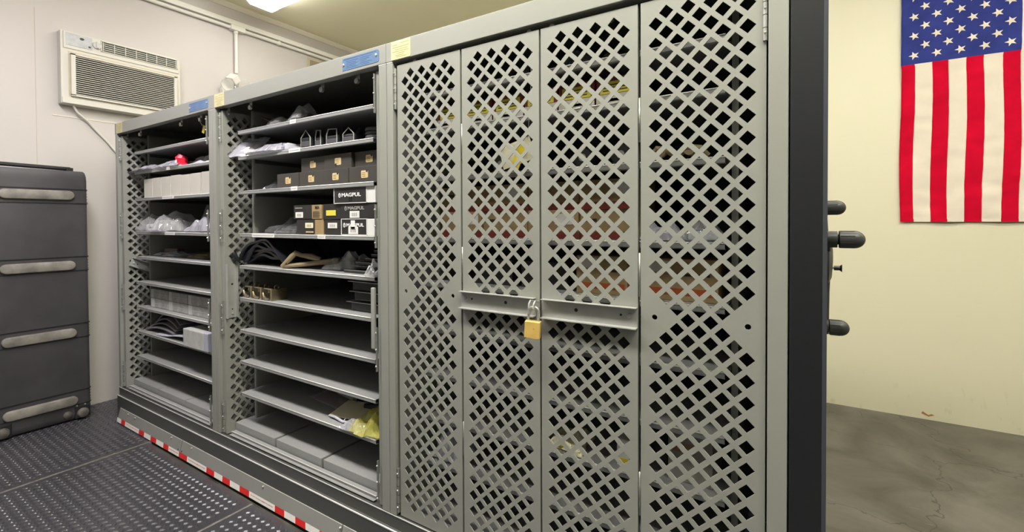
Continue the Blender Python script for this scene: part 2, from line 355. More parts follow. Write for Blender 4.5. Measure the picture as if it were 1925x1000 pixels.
MB().box(XL + .0005, XL + .05, .79, .97, 2.03, 2.125).build('battery_box', 'white_paint', t, bevel=.004)
t = thing('wall_vent', 'tan slotted vent cover on the left wall under the raceway', 'vent', (XL, 1.65, 2.42))
MB().box(XL + .0005, XL + .008, 1.548, 1.80, 2.40, 2.577).build('frame', 'vent_tan', t, bevel=.002)
MB().box(XL + .008, XL + .009, 1.58, 1.77, 2.425, 2.553).build('slot_backing', 'vent_slot', t)
s = MB()
for i in range(18): y = 1.585 + i * .0107; s.box(XL + .009, XL + .013, y - .0018, y + .0018, 2.425, 2.553)
s.build('fins', 'vent_tan', t)

# ------------------------------------------------------------------ tall black case
def case():
    xf = -3.383; xb = XL + .006; y0, y1 = -.490, -.078; zt = 1.418
    t = thing('transit_case', 'tall black moulded plastic transit case on wheels, standing against the left wall', 'case', ((xf + xb) / 2, (y0 + y1) / 2, .012))
    def rr(y0, y1, x0, x1, r):        # rounded outline in x,y
        P = []
        for cx, cy, a0 in ((x1 - r, y1 - r, 0), (x0 + r, y1 - r, 90), (x0 + r, y0 + r, 180), (x1 - r, y0 + r, 270)):
            for k in range(6): a = R(a0 + 18 * k); P.append((cx + r * math.cos(a), cy + r * math.sin(a)))
        return P
    out = rr(y0, y1, xb, xf, .022)
    b = MB(); n = len(out); cxm = sum(p[0] for p in out) / n; cym = sum(p[1] for p in out) / n
    levels = [(.022, .90), (.034, .97), (.055, 1.0), (zt - .055, 1.0), (zt - .030, .985), (zt - .012, .95), (zt - .003, .90)]
    vs_ = [(cxm + (x - cxm) * (s if s < 1 else 1), cym + (y - cym) * (1 - (1 - s) * .55), z) for z, s in levels for x, y in out]
    fs = [(i * n + j, i * n + (j + 1) % n, (i + 1) * n + (j + 1) % n, (i + 1) * n + j) for i in range(len(levels) - 1) for j in range(n)]
    fs += [tuple(range(n)), tuple((len(levels) - 1) * n + j for j in range(n))]
    b.add(vs_, fs); b.build('shell', 'case_plastic', t, smooth='angle')
    for zc, zr in ((1.281, 1.312), (.892, .935), (.514, .558), (.133, .180)):
        for z in (zr, zr - .078):
            o2 = [(cxm + (x - cxm) * 1.028, cym + (y - cym) * 1.018) for x, y in out]
            MB().prism(o2, z - .0022, z + .0022, 'z').build('rib', 'case_rim', t)
        # long worn ridge with rounded ends on the front face
        g = MB(); ya, yb, hh = -.445, -.140, .026; pts = []
        for k in range(13): a = R(-90 + 15 * k); pts.append((yb - hh + hh * math.cos(a), zc + hh * math.sin(a) - .004))
        for k in range(13): a = R(90 + 15 * k); pts.append((ya + hh + hh * math.cos(a), zc + hh * math.sin(a) - .004))
        yc_ = (ya + yb) / 2; m_ = len(pts); L = [(xf - .004, 1.0), (xf + .009, 1.0), (xf + .014, .93), (xf + .016, .80)]
        vs_ = []
        for xx, s in L: vs_ += [(xx, y + (0 if s == 1 else (1 if y < yc_ else -1) * hh * (1 - s)), zc - .004 + (z - zc + .004) * s) for y, z in pts]
        fs = [(i * m_ + j, i * m_ + (j + 1) % m_, (i + 1) * m_ + (j + 1) % m_, (i + 1) * m_ + j) for i in range(3) for j in range(m_)] + [tuple(3 * m_ + j for j in range(m_))]
        g.add(vs_, fs); o = g.build('ridge', 'worn_plastic', t, smooth='angle'); o['label'] = 'long worn grey-brown ridge with rounded ends'
        # ladder of small ribs on the right end
        q = MB()
        for k in range(5): z = zr - .006 - k * .016; q.box(xb + .05, xf - .03, y1 - .002, y1 + .006, z - .002, z + .002)
        q.build('side_rib', 'case_rim', t)
    h = MB(); h.tube([(xf - .055, y0 + .03, zt + .004), (xf - .045, y0 + .035, zt + .016), (xf - .04, -.145, zt + .010), (xf - .05, -.140, zt - .002)], [.010, .011, .011, .010], 10); h.box(xf - .07, xf - .022, -.165, -.135, zt - .006, zt + .016)
    h.build('top_handle', 'case_rim', t, bevel=.001)
    for yw in (-.118, -.445):
        w_ = MB(); w_.tube([(xf - .02, yw, .049), (xf + .002, yw, .049), (xf + .014, yw, .049), (xf + .020, yw, .049)], [.030, .029, .024, .012], 18)
        o = w_.build('wheel', 'wheel_plastic', t, smooth='angle')
        MB().box(xf - .03, xf + .004, yw - .036, yw + .036, .02, .092).build('wheel_housing', 'case_rim', t, bevel=.006)
    MB().tube([(xf - .01, -.185, .055), (xf + .004, -.185, .055), (xf + .011, -.185, .055)], [.024, .02, .008], 14).build('foot_bumper', 'wheel_plastic', t, smooth='angle')
    for dy in (-.145, -.108): MB().tube([(xf + .001, dy, .094), (xf + .005, dy, .094)], [.005, .003], 8).build('screw', 'steel', t)
    MB().box(xb + .03, xf - .03, y0 + .05, y1 - .05, .0125, .024).build('base_foot', 'case_rim', t)
case()

# ------------------------------------------------------------------ mobile carriage
X0 = -3.212; CW = 1.0648; X3 = X0 + 3 * CW
def carriage():
    t = thing('mobile_carriage', 'long dark grey rolling shelf carriage with red and white kick tape under the cabinets', 'carriage', ((X0 + X3) / 2, .2, 0))
    MB().prism([(.0, .192), (.0, .188), (.0, .1515), (-.008, .1505), (-.010, .1485), (-.010, .022), (.60, .022), (.60, .192)], X0 - .002, X3, 'x').build('frame', 'dark_grey_paint', t, bevel=.0008)
    d = MB(); d.box(X0, X3, -.0012, .0018, .1908, .1930); d.build('upper_edge', 'edge_highlight', t); lab(d and t.children[-1], 'bright highlight line along the upper edge')
    d = MB(); d.prism([(-.0112, .1470), (-.0112, .1505), (-.0085, .1520), (-.0070, .1505)], X0, X3, 'x'); d.build('lower_edge', 'edge_highlight', t); lab(t.children[-1], 'bright highlight line along the upper edge')
    spans = [(-3.168, -2.443), (-2.438, -1.30), (-1.295, -.02)]
    pat = [('w', .040), ('r', .045), ('t', .165), ('r', .060), ('w', .075), ('r', .058)]
    # tape pieces: measured run for the visible length
    runs = [('w', -3.168, -3.112), ('r', -3.112, -3.060), ('t', -3.060, -2.885), ('r', -2.885, -2.822), ('w', -2.822, -2.745), ('r', -2.745, -2.682), ('w', -2.682, -2.603), ('r', -2.603, -2.548), ('t', -2.548, -2.443),
            ('r', -2.438, -2.362), ('t', -2.362, -2.185), ('r', -2.185, -2.118), ('w', -2.118, -2.050), ('r', -2.050, -1.990), ('w', -1.990, -1.915), ('r', -1.915, -1.845), ('t', -1.845, -1.668), ('r', -1.668, -1.608), ('w', -1.608, -1.540), ('r', -1.540, -1.480), ('w', -1.480, -1.400), ('r', -1.400, -1.300)]
    x = -1.295; k = 0
    while x < -.05:
        c_, L = [('t', .175), ('r', .062), ('w', .07), ('r', .062)][k % 4]; runs.append((c_, x, min(x + L, -.02))); x += L; k += 1
    zt_, yt_, zb_, yb_ = .086, -.011, .015, -.0305          # sloping kick face
    def on(s, d): # s: 0 top..1 bottom, d outward
        nx_ = Vector((0, -(zt_ - zb_), -(yt_ - yb_) * -1)); nrm = Vector((0, -(zt_ - zb_), (yt_ - yb_))).normalized()
        return (yt_ + (yb_ - yt_) * s + nrm.y * d, zt_ + (zb_ - zt_) * s + nrm.z * d)
    for a, b in spans:
        xa = a
        k_ = MB(); P = [on(0, 0), on(1, 0), (yb_ + .003, zb_), (yt_ + .003, zt_ - .002)]
        k_.prism(P, a, b, 'x'); kp = k_.build('kick_plate', 'kick_paint', t)
        e_ = MB(); P = [on(0, .0006), on(.018, .0006), on(.018, -.001), (yt_ + .003, zt_ + .0002)]; e_.prism(P, a, b, 'x'); e_.build('kick_edge', 'edge_highlight', kp)
        for c_, ra, rb in runs:
            if ra >= a - .001 and rb <= b + .002:
                m_ = MB(); sl = .012 if c_ != 't' else 0
                P0 = on(.70, .0008); P1 = on(.99, .0008)
                vs_ = [(ra, *P0), (rb, *P0), (rb + 0, *P1), (ra + 0, *P1)]
                # slanted joints like barrier tape
                vs_ = [(ra - .004, *P0), (rb - .004, *P0), (rb + .004, *P1), (ra + .004, *P1)]
                m_.add(vs_, [(0, 1, 2, 3)])
                tp = m_.build('safety_tape', 'tape_red' if c_ == 'r' else 'tape_white', kp)
                if c_ == 't':
                    pc = on(.845, .0012); Mt = Matrix.Translation(((ra + rb) / 2, pc[0], pc[1])) @ Matrix.Rotation(math.pi / 2 + math.atan2(-(yb_ - yt_), (zt_ - zb_)) * -1 * -1, 4, 'X')
                    text_mesh('PLACE FOOT HERE TO STOP', .0105, Mt, 'print_red', 'tape_lettering', kp, width=min(.15, (rb - ra) * .86))
    for x in (-3.055, -2.965, -2.545, -2.345, -1.765, -1.305, -1.1, -.7):
        pc = on(.16, 0); MB().tube([(x, pc[0] + .002, pc[1]), (x, pc[0] - .004, pc[1] + .001), (x, pc[0] - .006, pc[1] + .0015)], [.004, .004, .002], 8).build('screw', 'steel', t)
    for x in (-2.462, -2.425): MB().tube([(x, on(.62, -.001)[0], on(.62, 0)[1]), (x, on(.62, .0008)[0], on(.62, .0008)[1])], .0035, 8).build('rivet_hole', 'hole_dark', t)
    MB().box(X0 + .1, X3 - .1, .06, .10, .0135, .024).build('wheel_rail', 'dark_grey_paint', t)
    MB().box(X0 + .1, X3 - .1, .33, .37, .0135, .024).build('wheel_rail', 'dark_grey_paint', t)
    for i in range(6):
        x = X0 + .25 + i * .52
        for y in (.08, .35):
            MB().cyl((x, y - .01, .019), (x, y + .01, .019), .0185, 14).build('wheel', 'steel', t)
carriage()

def end_panel():
    xa, xb = X3 + .001, .0415; D = .60
    t = thing('end_panel', 'black end panel of the rolling shelving with a three-knob crank', 'panel', ((xa + xb) / 2, D / 2, 0))
    MB().box(xa, xb, 0.0, D, .0, 1.735).build('panel', 'black_panel', t, bevel=.004, seg=3)
    MB().box(xb - .0065, xb + .0006, -.0006, .010, .002, 1.732).build('lit_corner_strip', 'lit_corner_grey', t, bevel=.0008)  # lighter strip paints the lit bevel on the black panel's corner
    hy, hz = .207, 1.04
    h = MB(); h.tube([(xb - .001, hy, hz), (xb + .010, hy, hz), (xb + .016, hy, hz), (xb + .018, hy, hz)], [.062, .058, .045, .02], 28)
    hub = h.build('crank_hub', 'knob_plastic', t, smooth='angle')
    for (y, z, x1_, r) in ((.092, 1.084, .1055, .0172), (.329, 1.151, .0905, .0170), (.199, .889, .0895, .0170)):
        MB().tube([(xb + .010, hy, hz), (xb + .009, (hy + y) / 2, (hz + z) / 2), (xb + .006, y, z)], [.006, .004, .006], 10).build('spoke', 'knob_plastic', hub, smooth='angle')
        b = xb + .003 if r < .0171 else xb + .004
        MB().tube([(b, y, z), (b + .006, y, z), (b + .007, y, z), (xb + .020 if x1_ > .1 else b + .008, y, z)], [r * .93, r * .95, r * .95, r * .95], 20).build('knob_collar', 'knob_plastic', hub, smooth='angle')
        MB().cyl((b, y, z), (xb + .03, y, z), r * .6, 12).build('axle', 'hole_dark', hub)
        s0 = xb + .0225 if x1_ > .1 else b + .009
        L = x1_ - s0; path = [(s0, y, z), (s0 + .001, y, z), (x1_ - r * 1.0, y, z)]; rr_ = [r * .93, r, r]
        for k in range(1, 8):
            a = R(k * 90 / 7); path.append((x1_ - r + r * math.sin(a), y, z)); rr_.append(max(.0008, r * math.cos(a)))
        g = MB(); g.tube(path, rr_, 24)
        for q in range(8):
            a = R(q * 45 + 20); g.box(s0 + .002, x1_ - r, -.0006, .0006, -.0006, .0006, M=Matrix.Translation((0, y + (r + .0001) * math.cos(a), z + (r + .0001) * math.sin(a))))
        g.build('knob', 'knob_plastic', hub, smooth='angle')
    MB().cyl((xb + .010, .20, 1.018), (xb + .024, .20, 1.018), .0018, 8).build('lock_stem', 'yellow_green', hub)
    MB().tube([(xb + .020, .20, 1.018), (xb + .030, .20, 1.018), (xb + .034, .20, 1.018)], [.0052, .0050, .0085], 14).build('lock_pin', 'dark_plastic', hub, smooth='angle')
end_panel()

# ------------------------------------------------------------------ perforated door leaf
LW = .2425; LZ0, LZ1 = .196, 1.609
def leaf_mesh():
    cu = bpy.data.curves.new('c', 'CURVE'); cu.dimensions = '2D'; cu.fill_mode = 'BOTH'; cu.extrude = .00125
    def poly(pts):
        s = cu.splines.new('POLY'); s.points.add(len(pts) - 1)
        for i, (x, y) in enumerate(pts): s.points[i].co = (x, y, 0, 1)
        s.use_cyclic_u = True
    poly([(0, LZ0), (LW, LZ0), (LW, LZ1), (0, LZ1)])
    hp = .0223; hx = LW / 2; zt = 1.578; rr_ = .0150; n = 0
    for r in range(61):
        k = abs(r - 30)
        for c in range(9):
            if (c + r) % 2 == 0: continue
            if k < 4 and abs(c - 4) > k + 1: continue
            cx = hx + (c - 4) * .02225; cz = zt - r * .02233
            poly([(cx - rr_, cz), (cx, cz - rr_), (cx + rr_, cz), (cx, cz + rr_)]); n += 1
    for sx in (-1, 1):
        poly([(hx + sx * .091 + .0058 * math.cos(a * math.pi / 6), .908 + .0058 * math.sin(a * math.pi / 6)) for a in range(12)])
    ob = bpy.data.objects.new('c', cu); COL.objects.link(ob); C.view_layer.update()
    me = bpy.data.meshes.new_from_object(ob); bpy.data.objects.remove(ob, do_unlink=True)
    # x, z(up) with thickness along y ; add folded side flanges
    vs_ = [(v.co.x, -v.co.z + .00125, v.co.y) for v in me.vertices]; fs = [tuple(p.vertices) for p in me.polygons]
    mb = MB(); mb.add(vs_, fs)
    for a, b in ((0, .0015), (LW - .0015, LW)): mb.box(a, b, .0026, .016, LZ0, LZ1)
    mb.box(.0015, LW - .0015, .0026, .016, LZ0, LZ0 + .0015); mb.box(.0015, LW - .0015, .0026, .016, LZ1 - .0015, LZ1)
    return mb
LEAF = leaf_mesh()
def leaf_obj(parent, Mtx, name='door_panel'):
    mb = MB(); mb.f = LEAF.f; mb.m = LEAF.m; mb.v = [tuple(Mtx @ Vector(p)) for p in LEAF.v]
    me = bpy.data.meshes.new(name); me.from_pydata([tuple(Vector(p) - parent.location) for p in mb.v], [], mb.f); me.materials.append(MT['grey_paint'])
    bm = bmesh.new(); bm.from_mesh(me); bmesh.ops.remove_doubles(bm, verts=bm.verts, dist=1e-5); bmesh.ops.recalc_face_normals(bm, faces=bm.faces); bm.to_mesh(me); bm.free()
    o = bpy.data.objects.new(name, me); COL.objects.link(o); o.parent = parent; return o
SHZ = [1.520, 1.408, 1.260, 1.075, .936, .796, .655, .518, .379]
HZ = [(1.474, 1.600), (1.038, 1.180), (.636, .780), (.205, .345)]
def lock_bar(parent, Mtx, flip=False):
    L = .238; b = MB()
    b.box(0, L, -.004, -.002, -.024, .024, M=Mtx)
    b.box(0, L, -.018, -.002, .0225, .0245, M=Mtx); b.box(0, L, -.020, -.002, -.0245, -.0215, M=Mtx)
    o = b.build('lock_bar', 'bar_metal', parent, bevel=.0006)
    for x, r, hgt, m_ in ((.018, .0065, .004, 'bar_metal'), (.038, .0028, .0005, 'hole_dark'), (.148, .0045, .0005, 'hole_dark')):
        xx = L - x if flip else x
        q = MB(); q.tube([Mtx @ Vector((xx, -.0035, .004)), Mtx @ Vector((xx, -.0045, .004)), Mtx @ Vector((xx, -.0045 - hgt, .004))], [r, r, r * .6], 14)
        q.build('bolt' if m_ == 'bar_metal' else 'hole', m_, o, smooth='angle')
    return o
def hinge(parent, x, z0, z1, side):
    o = MB().tube([(x, .006, z0), (x, .006, z1)], .0042, 10).build('hinge', 'zinc', parent, smooth='angle')
    k = MB()
    for q in (.2, .4, .6, .8): k.tube([(x, .006, z0 + (z1 - z0) * q - .0006), (x, .006, z0 + (z1 - z0) * q + .0006)], .0045, 10)
    k.build('hinge_knuckle', 'gap_dark', o)
    p = MB(); p.box(x + (.0015 if side > 0 else -.004), x + (.004 if side > 0 else -.0015), .008, .030, z0, z1); p.build('hinge_plate', 'zinc', o)
    for q in (.12, .5, .88): zz = z0 + (z1 - z0) * q; MB().tube([(x + side * .004, .018, zz), (x + side * .0062, .018, zz)], [.0045, .003], 10).build('rivet', 'steel', o)
    if True:
        for q in (.12, .5, .88): zz = z0 + (z1 - z0) * q; MB().tube([(x, .0018, zz), (x, -.0008, zz)], [.0028, .0015], 8).build('pin_head', 'steel', o)
def cabinet(k, closed, label):
    xa = X0 + k * CW; xb = xa + CW - .0008; xc = xa
    t = thing('weapon_cabinet', label, 'cabinet', (xa + CW / 2, .2, .194), 'three grey steel cabinets on the carriage')
    D = .60; Z0 = .1945; ZT = 1.682; ZH = 1.622
    b = MB(); b.box(xa, xa + .0015, .02, D, Z0, ZT); b.box(xb - .0015, xb, .02, D, Z0, ZT); b.box(xa, xb, .02, D, ZT - .0015, ZT); b.box(xa, xb, .03, D, Z0, Z0 + .004)
    b.build('body', 'grey_paint', t)
    MB().box(xa + .0016, xb - .0016, D - .003, D - .0016, Z0, ZT - .002).build('back_panel_shade', 'black_panel', t)  # back painted black to stand in for the deep interior shade
    MB().box(xa, xb, -.0015, .030, ZH, ZT).build('header', 'grey_paint', t, bevel=.0015)
    for a, c_ in ((xa + .0006, xa + .026), (xb - .034, xb - .0006)):
        MB().box(a, c_, .0, .022, Z0, ZH - .004).build('post', 'grey_paint', t, bevel=.0015)
    MB().box(xb - .034, xb - .001, -.0005, .02, ZH - .0035, ZH - .0005).build('header_highlight', 'edge_highlight', t)  # pale strip paints the highlight under the header
    MB().box(xa + .001, xa + .026, -.0005, .02, ZH - .0035, ZH - .0005).build('header_highlight', 'edge_highlight', t)
    # shelf uprights
    for s in (-1, 1):
        u = MB(); x = xa + .108 if s < 0 else xb - .108
        u.box(min(x, x - s * .002), max(x, x - s * .002), .125, D - .002, .22, ZH)
        u.box(min(x, x + s * .012), max(x, x + s * .012), .122, .125, .22, ZH)
        u.build('upright', 'grey_paint', t)
    # floor track and lip
    tr = MB(); tr.prism([(.030, .1985), (.030, .178 + .008), (.022, .186), (.022, .1986), (.016, .1986), (.016, .206), (.022, .206), (.022, .2006), (.030, .2006)], xa + .085, xb - .088, 'x')
    tr = MB(); tr.box(xa + .085, xb - .085, .010, .024, .1985, .1995); tr.box(xa + .085, xb - .085, .022, .024, .1985, .2085); tr.box(xa + .085, xb - .085, .022, .040, .2085, .2095)
    tr.build('door_track', 'shelf_paint', t)
    MB().box(xa + .085, xb - .085, .0205, .0235, .2085, .2105).build('track_edge', 'edge_highlight', t)
    # three low steel boxes on the cabinet floor
    x0_, x1_ = xa + .072, xb - .096; wd = (x1_ - x0_) / 3
    for i in range(3):
        g = .0030 + .0035 * (k == 1)
        MB().box(x0_ + i * wd + g * (i > 0), x0_ + (i + 1) * wd - g * (i < 2), .046, D - .01, .2015, .2385).build('base_box', 'shelf_paint', t, bevel=.0012)
    # shelves
    for i, z in enumerate(SHZ):
        s = MB(); sa, sb = xa + .1145, xb - .1145
        s.prism([(.050, z), (.050, z - .014), (.0535, z - .0160), (.062, z - .0160), (.062, z - .0145), (.054, z - .0145), (.0515, z - .013), (.0515, z - .002), (D - .006, z - .002), (D - .006, z)], sa, sb, 'x')
        sh = s.build('shelf', 'shelf_paint', t, bevel=.0006)
        r = MB(); r.tube([(sa, .0510, z - .0020), (sb, .0510, z - .0020)], .0022, 8); r.build('front_edge', 'edge_highlight', sh, smooth=True)  # pale bar paints the highlight on the shelf's front lip
        MB().box(sa - .006, sa, .127, D - .02, z - .02, z - .004).build('bracket', 'dark_grey_paint', sh); MB().box(sb, sb + .006, .10, D - .02, z - .02, z - .004).build('bracket', 'dark_grey_paint', sh)
        if (k, i) in LBL:
            for (la, lb) in LBL[(k, i)]:
                q = MB(); q.box(la, lb, .0470, .0490, z - .014, z + .002); q.build('shelf_label', 'label_white', sh)
                q = MB(); q.box(la + .006, lb - .006, .0466, .0470, z - .0075, z - .0055); q.build('label_print', 'sticker_grey', sh)
    # rollers under the header
    for dx in (.072, .245, .708, .895):
        q = MB(); q.box(xa + dx - .009, xa + dx + .009, .034, .036, 1.597, 1.624); q.tube([(xa + dx, .026, 1.601), (xa + dx, .034, 1.601)], .0095, 14)
        q.build('door_roller', 'zinc', t, smooth='angle')
    # plates on the header
    q = MB(); q.box(xa + .022, xa + .103, -.0022, -.0014, 1.624, 1.680); dl = q.build('data_label', 'cream_label', t)
    q = MB()
    for zz, a, c_ in ((1.672, .060, .097), (1.668, .028, .050), (1.661, .028, .097), (1.654, .04, .09), (1.648, .028, .095), (1.642, .045, .08), (1.636, .04, .075), (1.631, .045, .085)):
        q.box(xa + a, xa + c_, -.0025, -.0021, zz - .0008, zz + .0008)
    q.build('label_print', 'cream_print', dl)
    if k < 2:
        q = MB(); a, c_ = xb - .203, xb - .030; r = .008; P = []
        for cx_, cz_, a0 in ((c_ - r, 1.672 - r, 0), (a + .002, 1.672 - .002, 90), (a + .002, 1.632 + .002, 180), (c_ - r, 1.632 + r, 270)):
            rr_ = r if a0 in (0, 270) else .002
            for j in range(5): an = R(a0 + 22.5 * j); P.append((cx_ + rr_ * math.cos(an), cz_ + rr_ * math.sin(an)))
        q.prism(P, -.0024, -.0013, 'y'); npl = q.build('name_plate', 'blue_plate', t)
        q = MB(); q.box(a + .006, c_ - .012, -.0027, -.0023, 1.667, 1.669)
        for j in range(5):
            q.box(a + .02, a + .02 + .055 - .01 * (j % 2), -.0027, -.0023, 1.660 - j * .0055, 1.6612 - j * .0055); q.box(a + .088, a + .088 + .052 - .012 * (j % 3), -.0027, -.0023, 1.660 - j * .0055, 1.6612 - j * .0055)
        q.build('plate_print', 'blue_print', npl)
        for sx, sz in ((a + .006, 1.651), (c_ - .012, 1.655)):
            MB().tube([(sx, -.0022, sz), (sx, -.0042, sz), (sx, -.0050, sz)], [.0048, .0045, .002], 12).build('plate_screw', 'steel', npl, smooth='angle')
    # doors
    if closed:
        for i, dx in enumerate((.0380, .2868, .5348, .7840)):
            leaf_obj(t, Matrix.Translation((xa + dx, .008, 0)))
        lock_bar(t, Matrix.Translation((xa + .2857 - .004, .009, .902)))
        lock_bar(t, Matrix.Translation((xa + .5337 + .006, .009, .902)), flip=True)
        for i, x in enumerate((xa + .0312, xb - .0395)):
            for z0, z1 in (HZ[0], HZ[3]): hinge(t, x, z0, z1, 1 if i == 0 else -1)
        for x in (xa + .284, xa + .7805):
            for z0, z1 in ((1.30, 1.40), (.95, 1.05), (.45, .55)):
                MB().tube([(x, .012, z0), (x, .012, z1)], .003, 8).build('leaf_hinge', 'zinc', t, smooth=True)
        # two small round rollers seen above the doors
        for x in (xa + .10, xa + .495, xa + .56, xa + .96): MB().tube([(x, .02, 1.6145), (x, .034, 1.6145)], .007, 12).build('track_roller', 'steel', t, smooth='angle')
    else:
        rotL = Matrix.Translation((xa + .0610, .012, 0)) @ Matrix.Rotation(math.pi / 2, 4, 'Z')       # leaf runs into the cabinet, face towards +x
        leaf_obj(t, Matrix(((0, -1, 0, xa + .064), (1, 0, 0, .012), (0, 0, 1, 0), (0, 0, 0, 1))))
        leaf_obj(t, Matrix(((0, -1, 0, xa + .040), (1, 0, 0, .016), (0, 0, 1, 0), (0, 0, 0, 1))))
        leaf_obj(t, Matrix(((0, 1, 0, xb - .060), (1, 0, 0, .014), (0, 0, 1, 0), (0, 0, 0, 1))))
        leaf_obj(t, Matrix(((0, 1, 0, xb - .036 - .018), (1, 0, 0, .018), (0, 0, 1, 0), (0, 0, 0, 1))).copy() @ Matrix.Translation((0, .022, 0)))
        for z0, z1 in HZ:
            hinge(t, xa + .0520, z0, z1, 1)
            hp = MB(); hp.box(xb - .0595, xb - .0565, .001, .008, z0, z1)
            hh = hp.build('hinge', 'zinc', t)
            for q in (.12, .5, .88): MB().tube([(xb - .058, .001, z0 + (z1 - z0) * q), (xb - .058, -.002, z0 + (z1 - z0) * q)], [.0035, .0022], 8).build('rivet', 'steel', hh)
        if k == 1:
            # bar turned upright on the folded leaf: local x -> up
            lock_bar(t, Matrix(((0, -1, 0, xa + .0660 + .0), (0, 0, 1, .036), (1, 0, 0, .704), (0, 0, 0, 1))) @ Matrix(((1, 0, 0, 0), (0, 1, 0, 0), (0, 0, 1, 0), (0, 0, 0, 1))))
            rb = MB(); rb.box(xb - .102, xb - .084, .020, .030, .70, .905); rb.build('lock_bar', 'bar_metal', t, bevel=.004)
        else:
            lock_bar(t, Matrix(((0, -1, 0, xa + .066), (math.cos(.42), 0, -math.sin(.42), .040), (math.sin(-.42), 0, -math.cos(.42), .905), (0, 0, 0, 1))))
    return t
LBL = {(1, 0): [(-1.656, -1.618)], (1, 1): [(-1.665, -1.594)], (1, 2): [(-1.654, -1.614)], (1, 3): [(-1.929, -1.770), (-1.494, -1.449)],
       (0, 1): [(-2.706, -2.664)], (0, 2): [(-2.758, -2.635)], (0, 3): [(-2.735, -2.629)]}
cabinet(0, False, 'open grey steel cabinet at the far left, holding a row of white boxes')
cabinet(1, False, 'open grey steel cabinet in the middle, with bare lower shelves')
cabinet(2, True, 'closed grey steel cabinet with padlocked doors of diamond-shaped holes')

# ------------------------------------------------------------------ padlock
def padlock():
    cx, cy, cz = -.5530, -.030, .853
    t = thing('padlock', 'brass padlock with steel shackle on the locking bars', 'padlock', (cx, cy, cz))
    Mx = Matrix.Translation((cx, cy, cz)) @ Matrix.Rotation(R(16), 4, 'Z') @ Matrix.Rotation(R(3), 4, 'Y')
    b = MB(); w_, h_, d_ = .0195, .0215, .0105
    P = [(-w_, -h_ + .002), (w_ - .010, -h_ - .001), (w_, -h_), (w_, h_), (-w_, h_)]
    n = len(P); vs_ = [Mx @ Vector((x, -d_, z)) for x, z in P] + [Mx @ Vector((x, d_, z)) for x, z in P]
    b.add(vs_, [tuple(range(n)), tuple(range(2 * n - 1, n - 1, -1))] + [(i, (i + 1) % n, n + (i + 1) % n, n + i) for i in range(n)])
    b.build('body', 'brass', t, bevel=.002, seg=3)
    path = [Mx @ Vector((-.013, 0, h_ - .004)), Mx @ Vector((-.013, 0, h_ + .022))]
    for k in range(1, 9): a = math.pi - math.pi * k / 9; path.append(Mx @ Vector((.013 * math.cos(a), 0, h_ + .022 + .013 * math.sin(a))))
    path += [Mx @ Vector((.013, 0, h_ + .022)), Mx @ Vector((.013, 0, h_ - .004))]
    MB().tube(path, .0032, 12).build('shackle', 'steel', t, smooth='angle')
    MB().tube([Mx @ Vector((.004, -d_ - .0002, .005)), Mx @ Vector((.004, -d_ - .0010, .005))], .0012, 8).build('rivet', 'steel', t)
padlock()
for x, s in ((-.5605, 'left of the two bent steel hasp tabs holding the padlock'), (-.5475, 'right of the two bent steel hasp tabs holding the padlock')):
    q = MB(); pts = [(-.002, .918), (-.030, .922), (-.037, .916), (-.039, .905), (-.038, .893), (-.033, .889), (-.030, .893), (-.030, .904), (-.026, .909), (-.004, .905)]
    q.prism(pts, x - .0013, x + .0013, 'x'); q.tube([(x, -.003, .915), (x, -.012, .921), (x, -.028, .924), (x, -.036, .917), (x, -.038, .905)], .0022, 8)
    tag(q.build('hasp_tab', 'bar_metal', smooth='angle'), s, 'hasp')

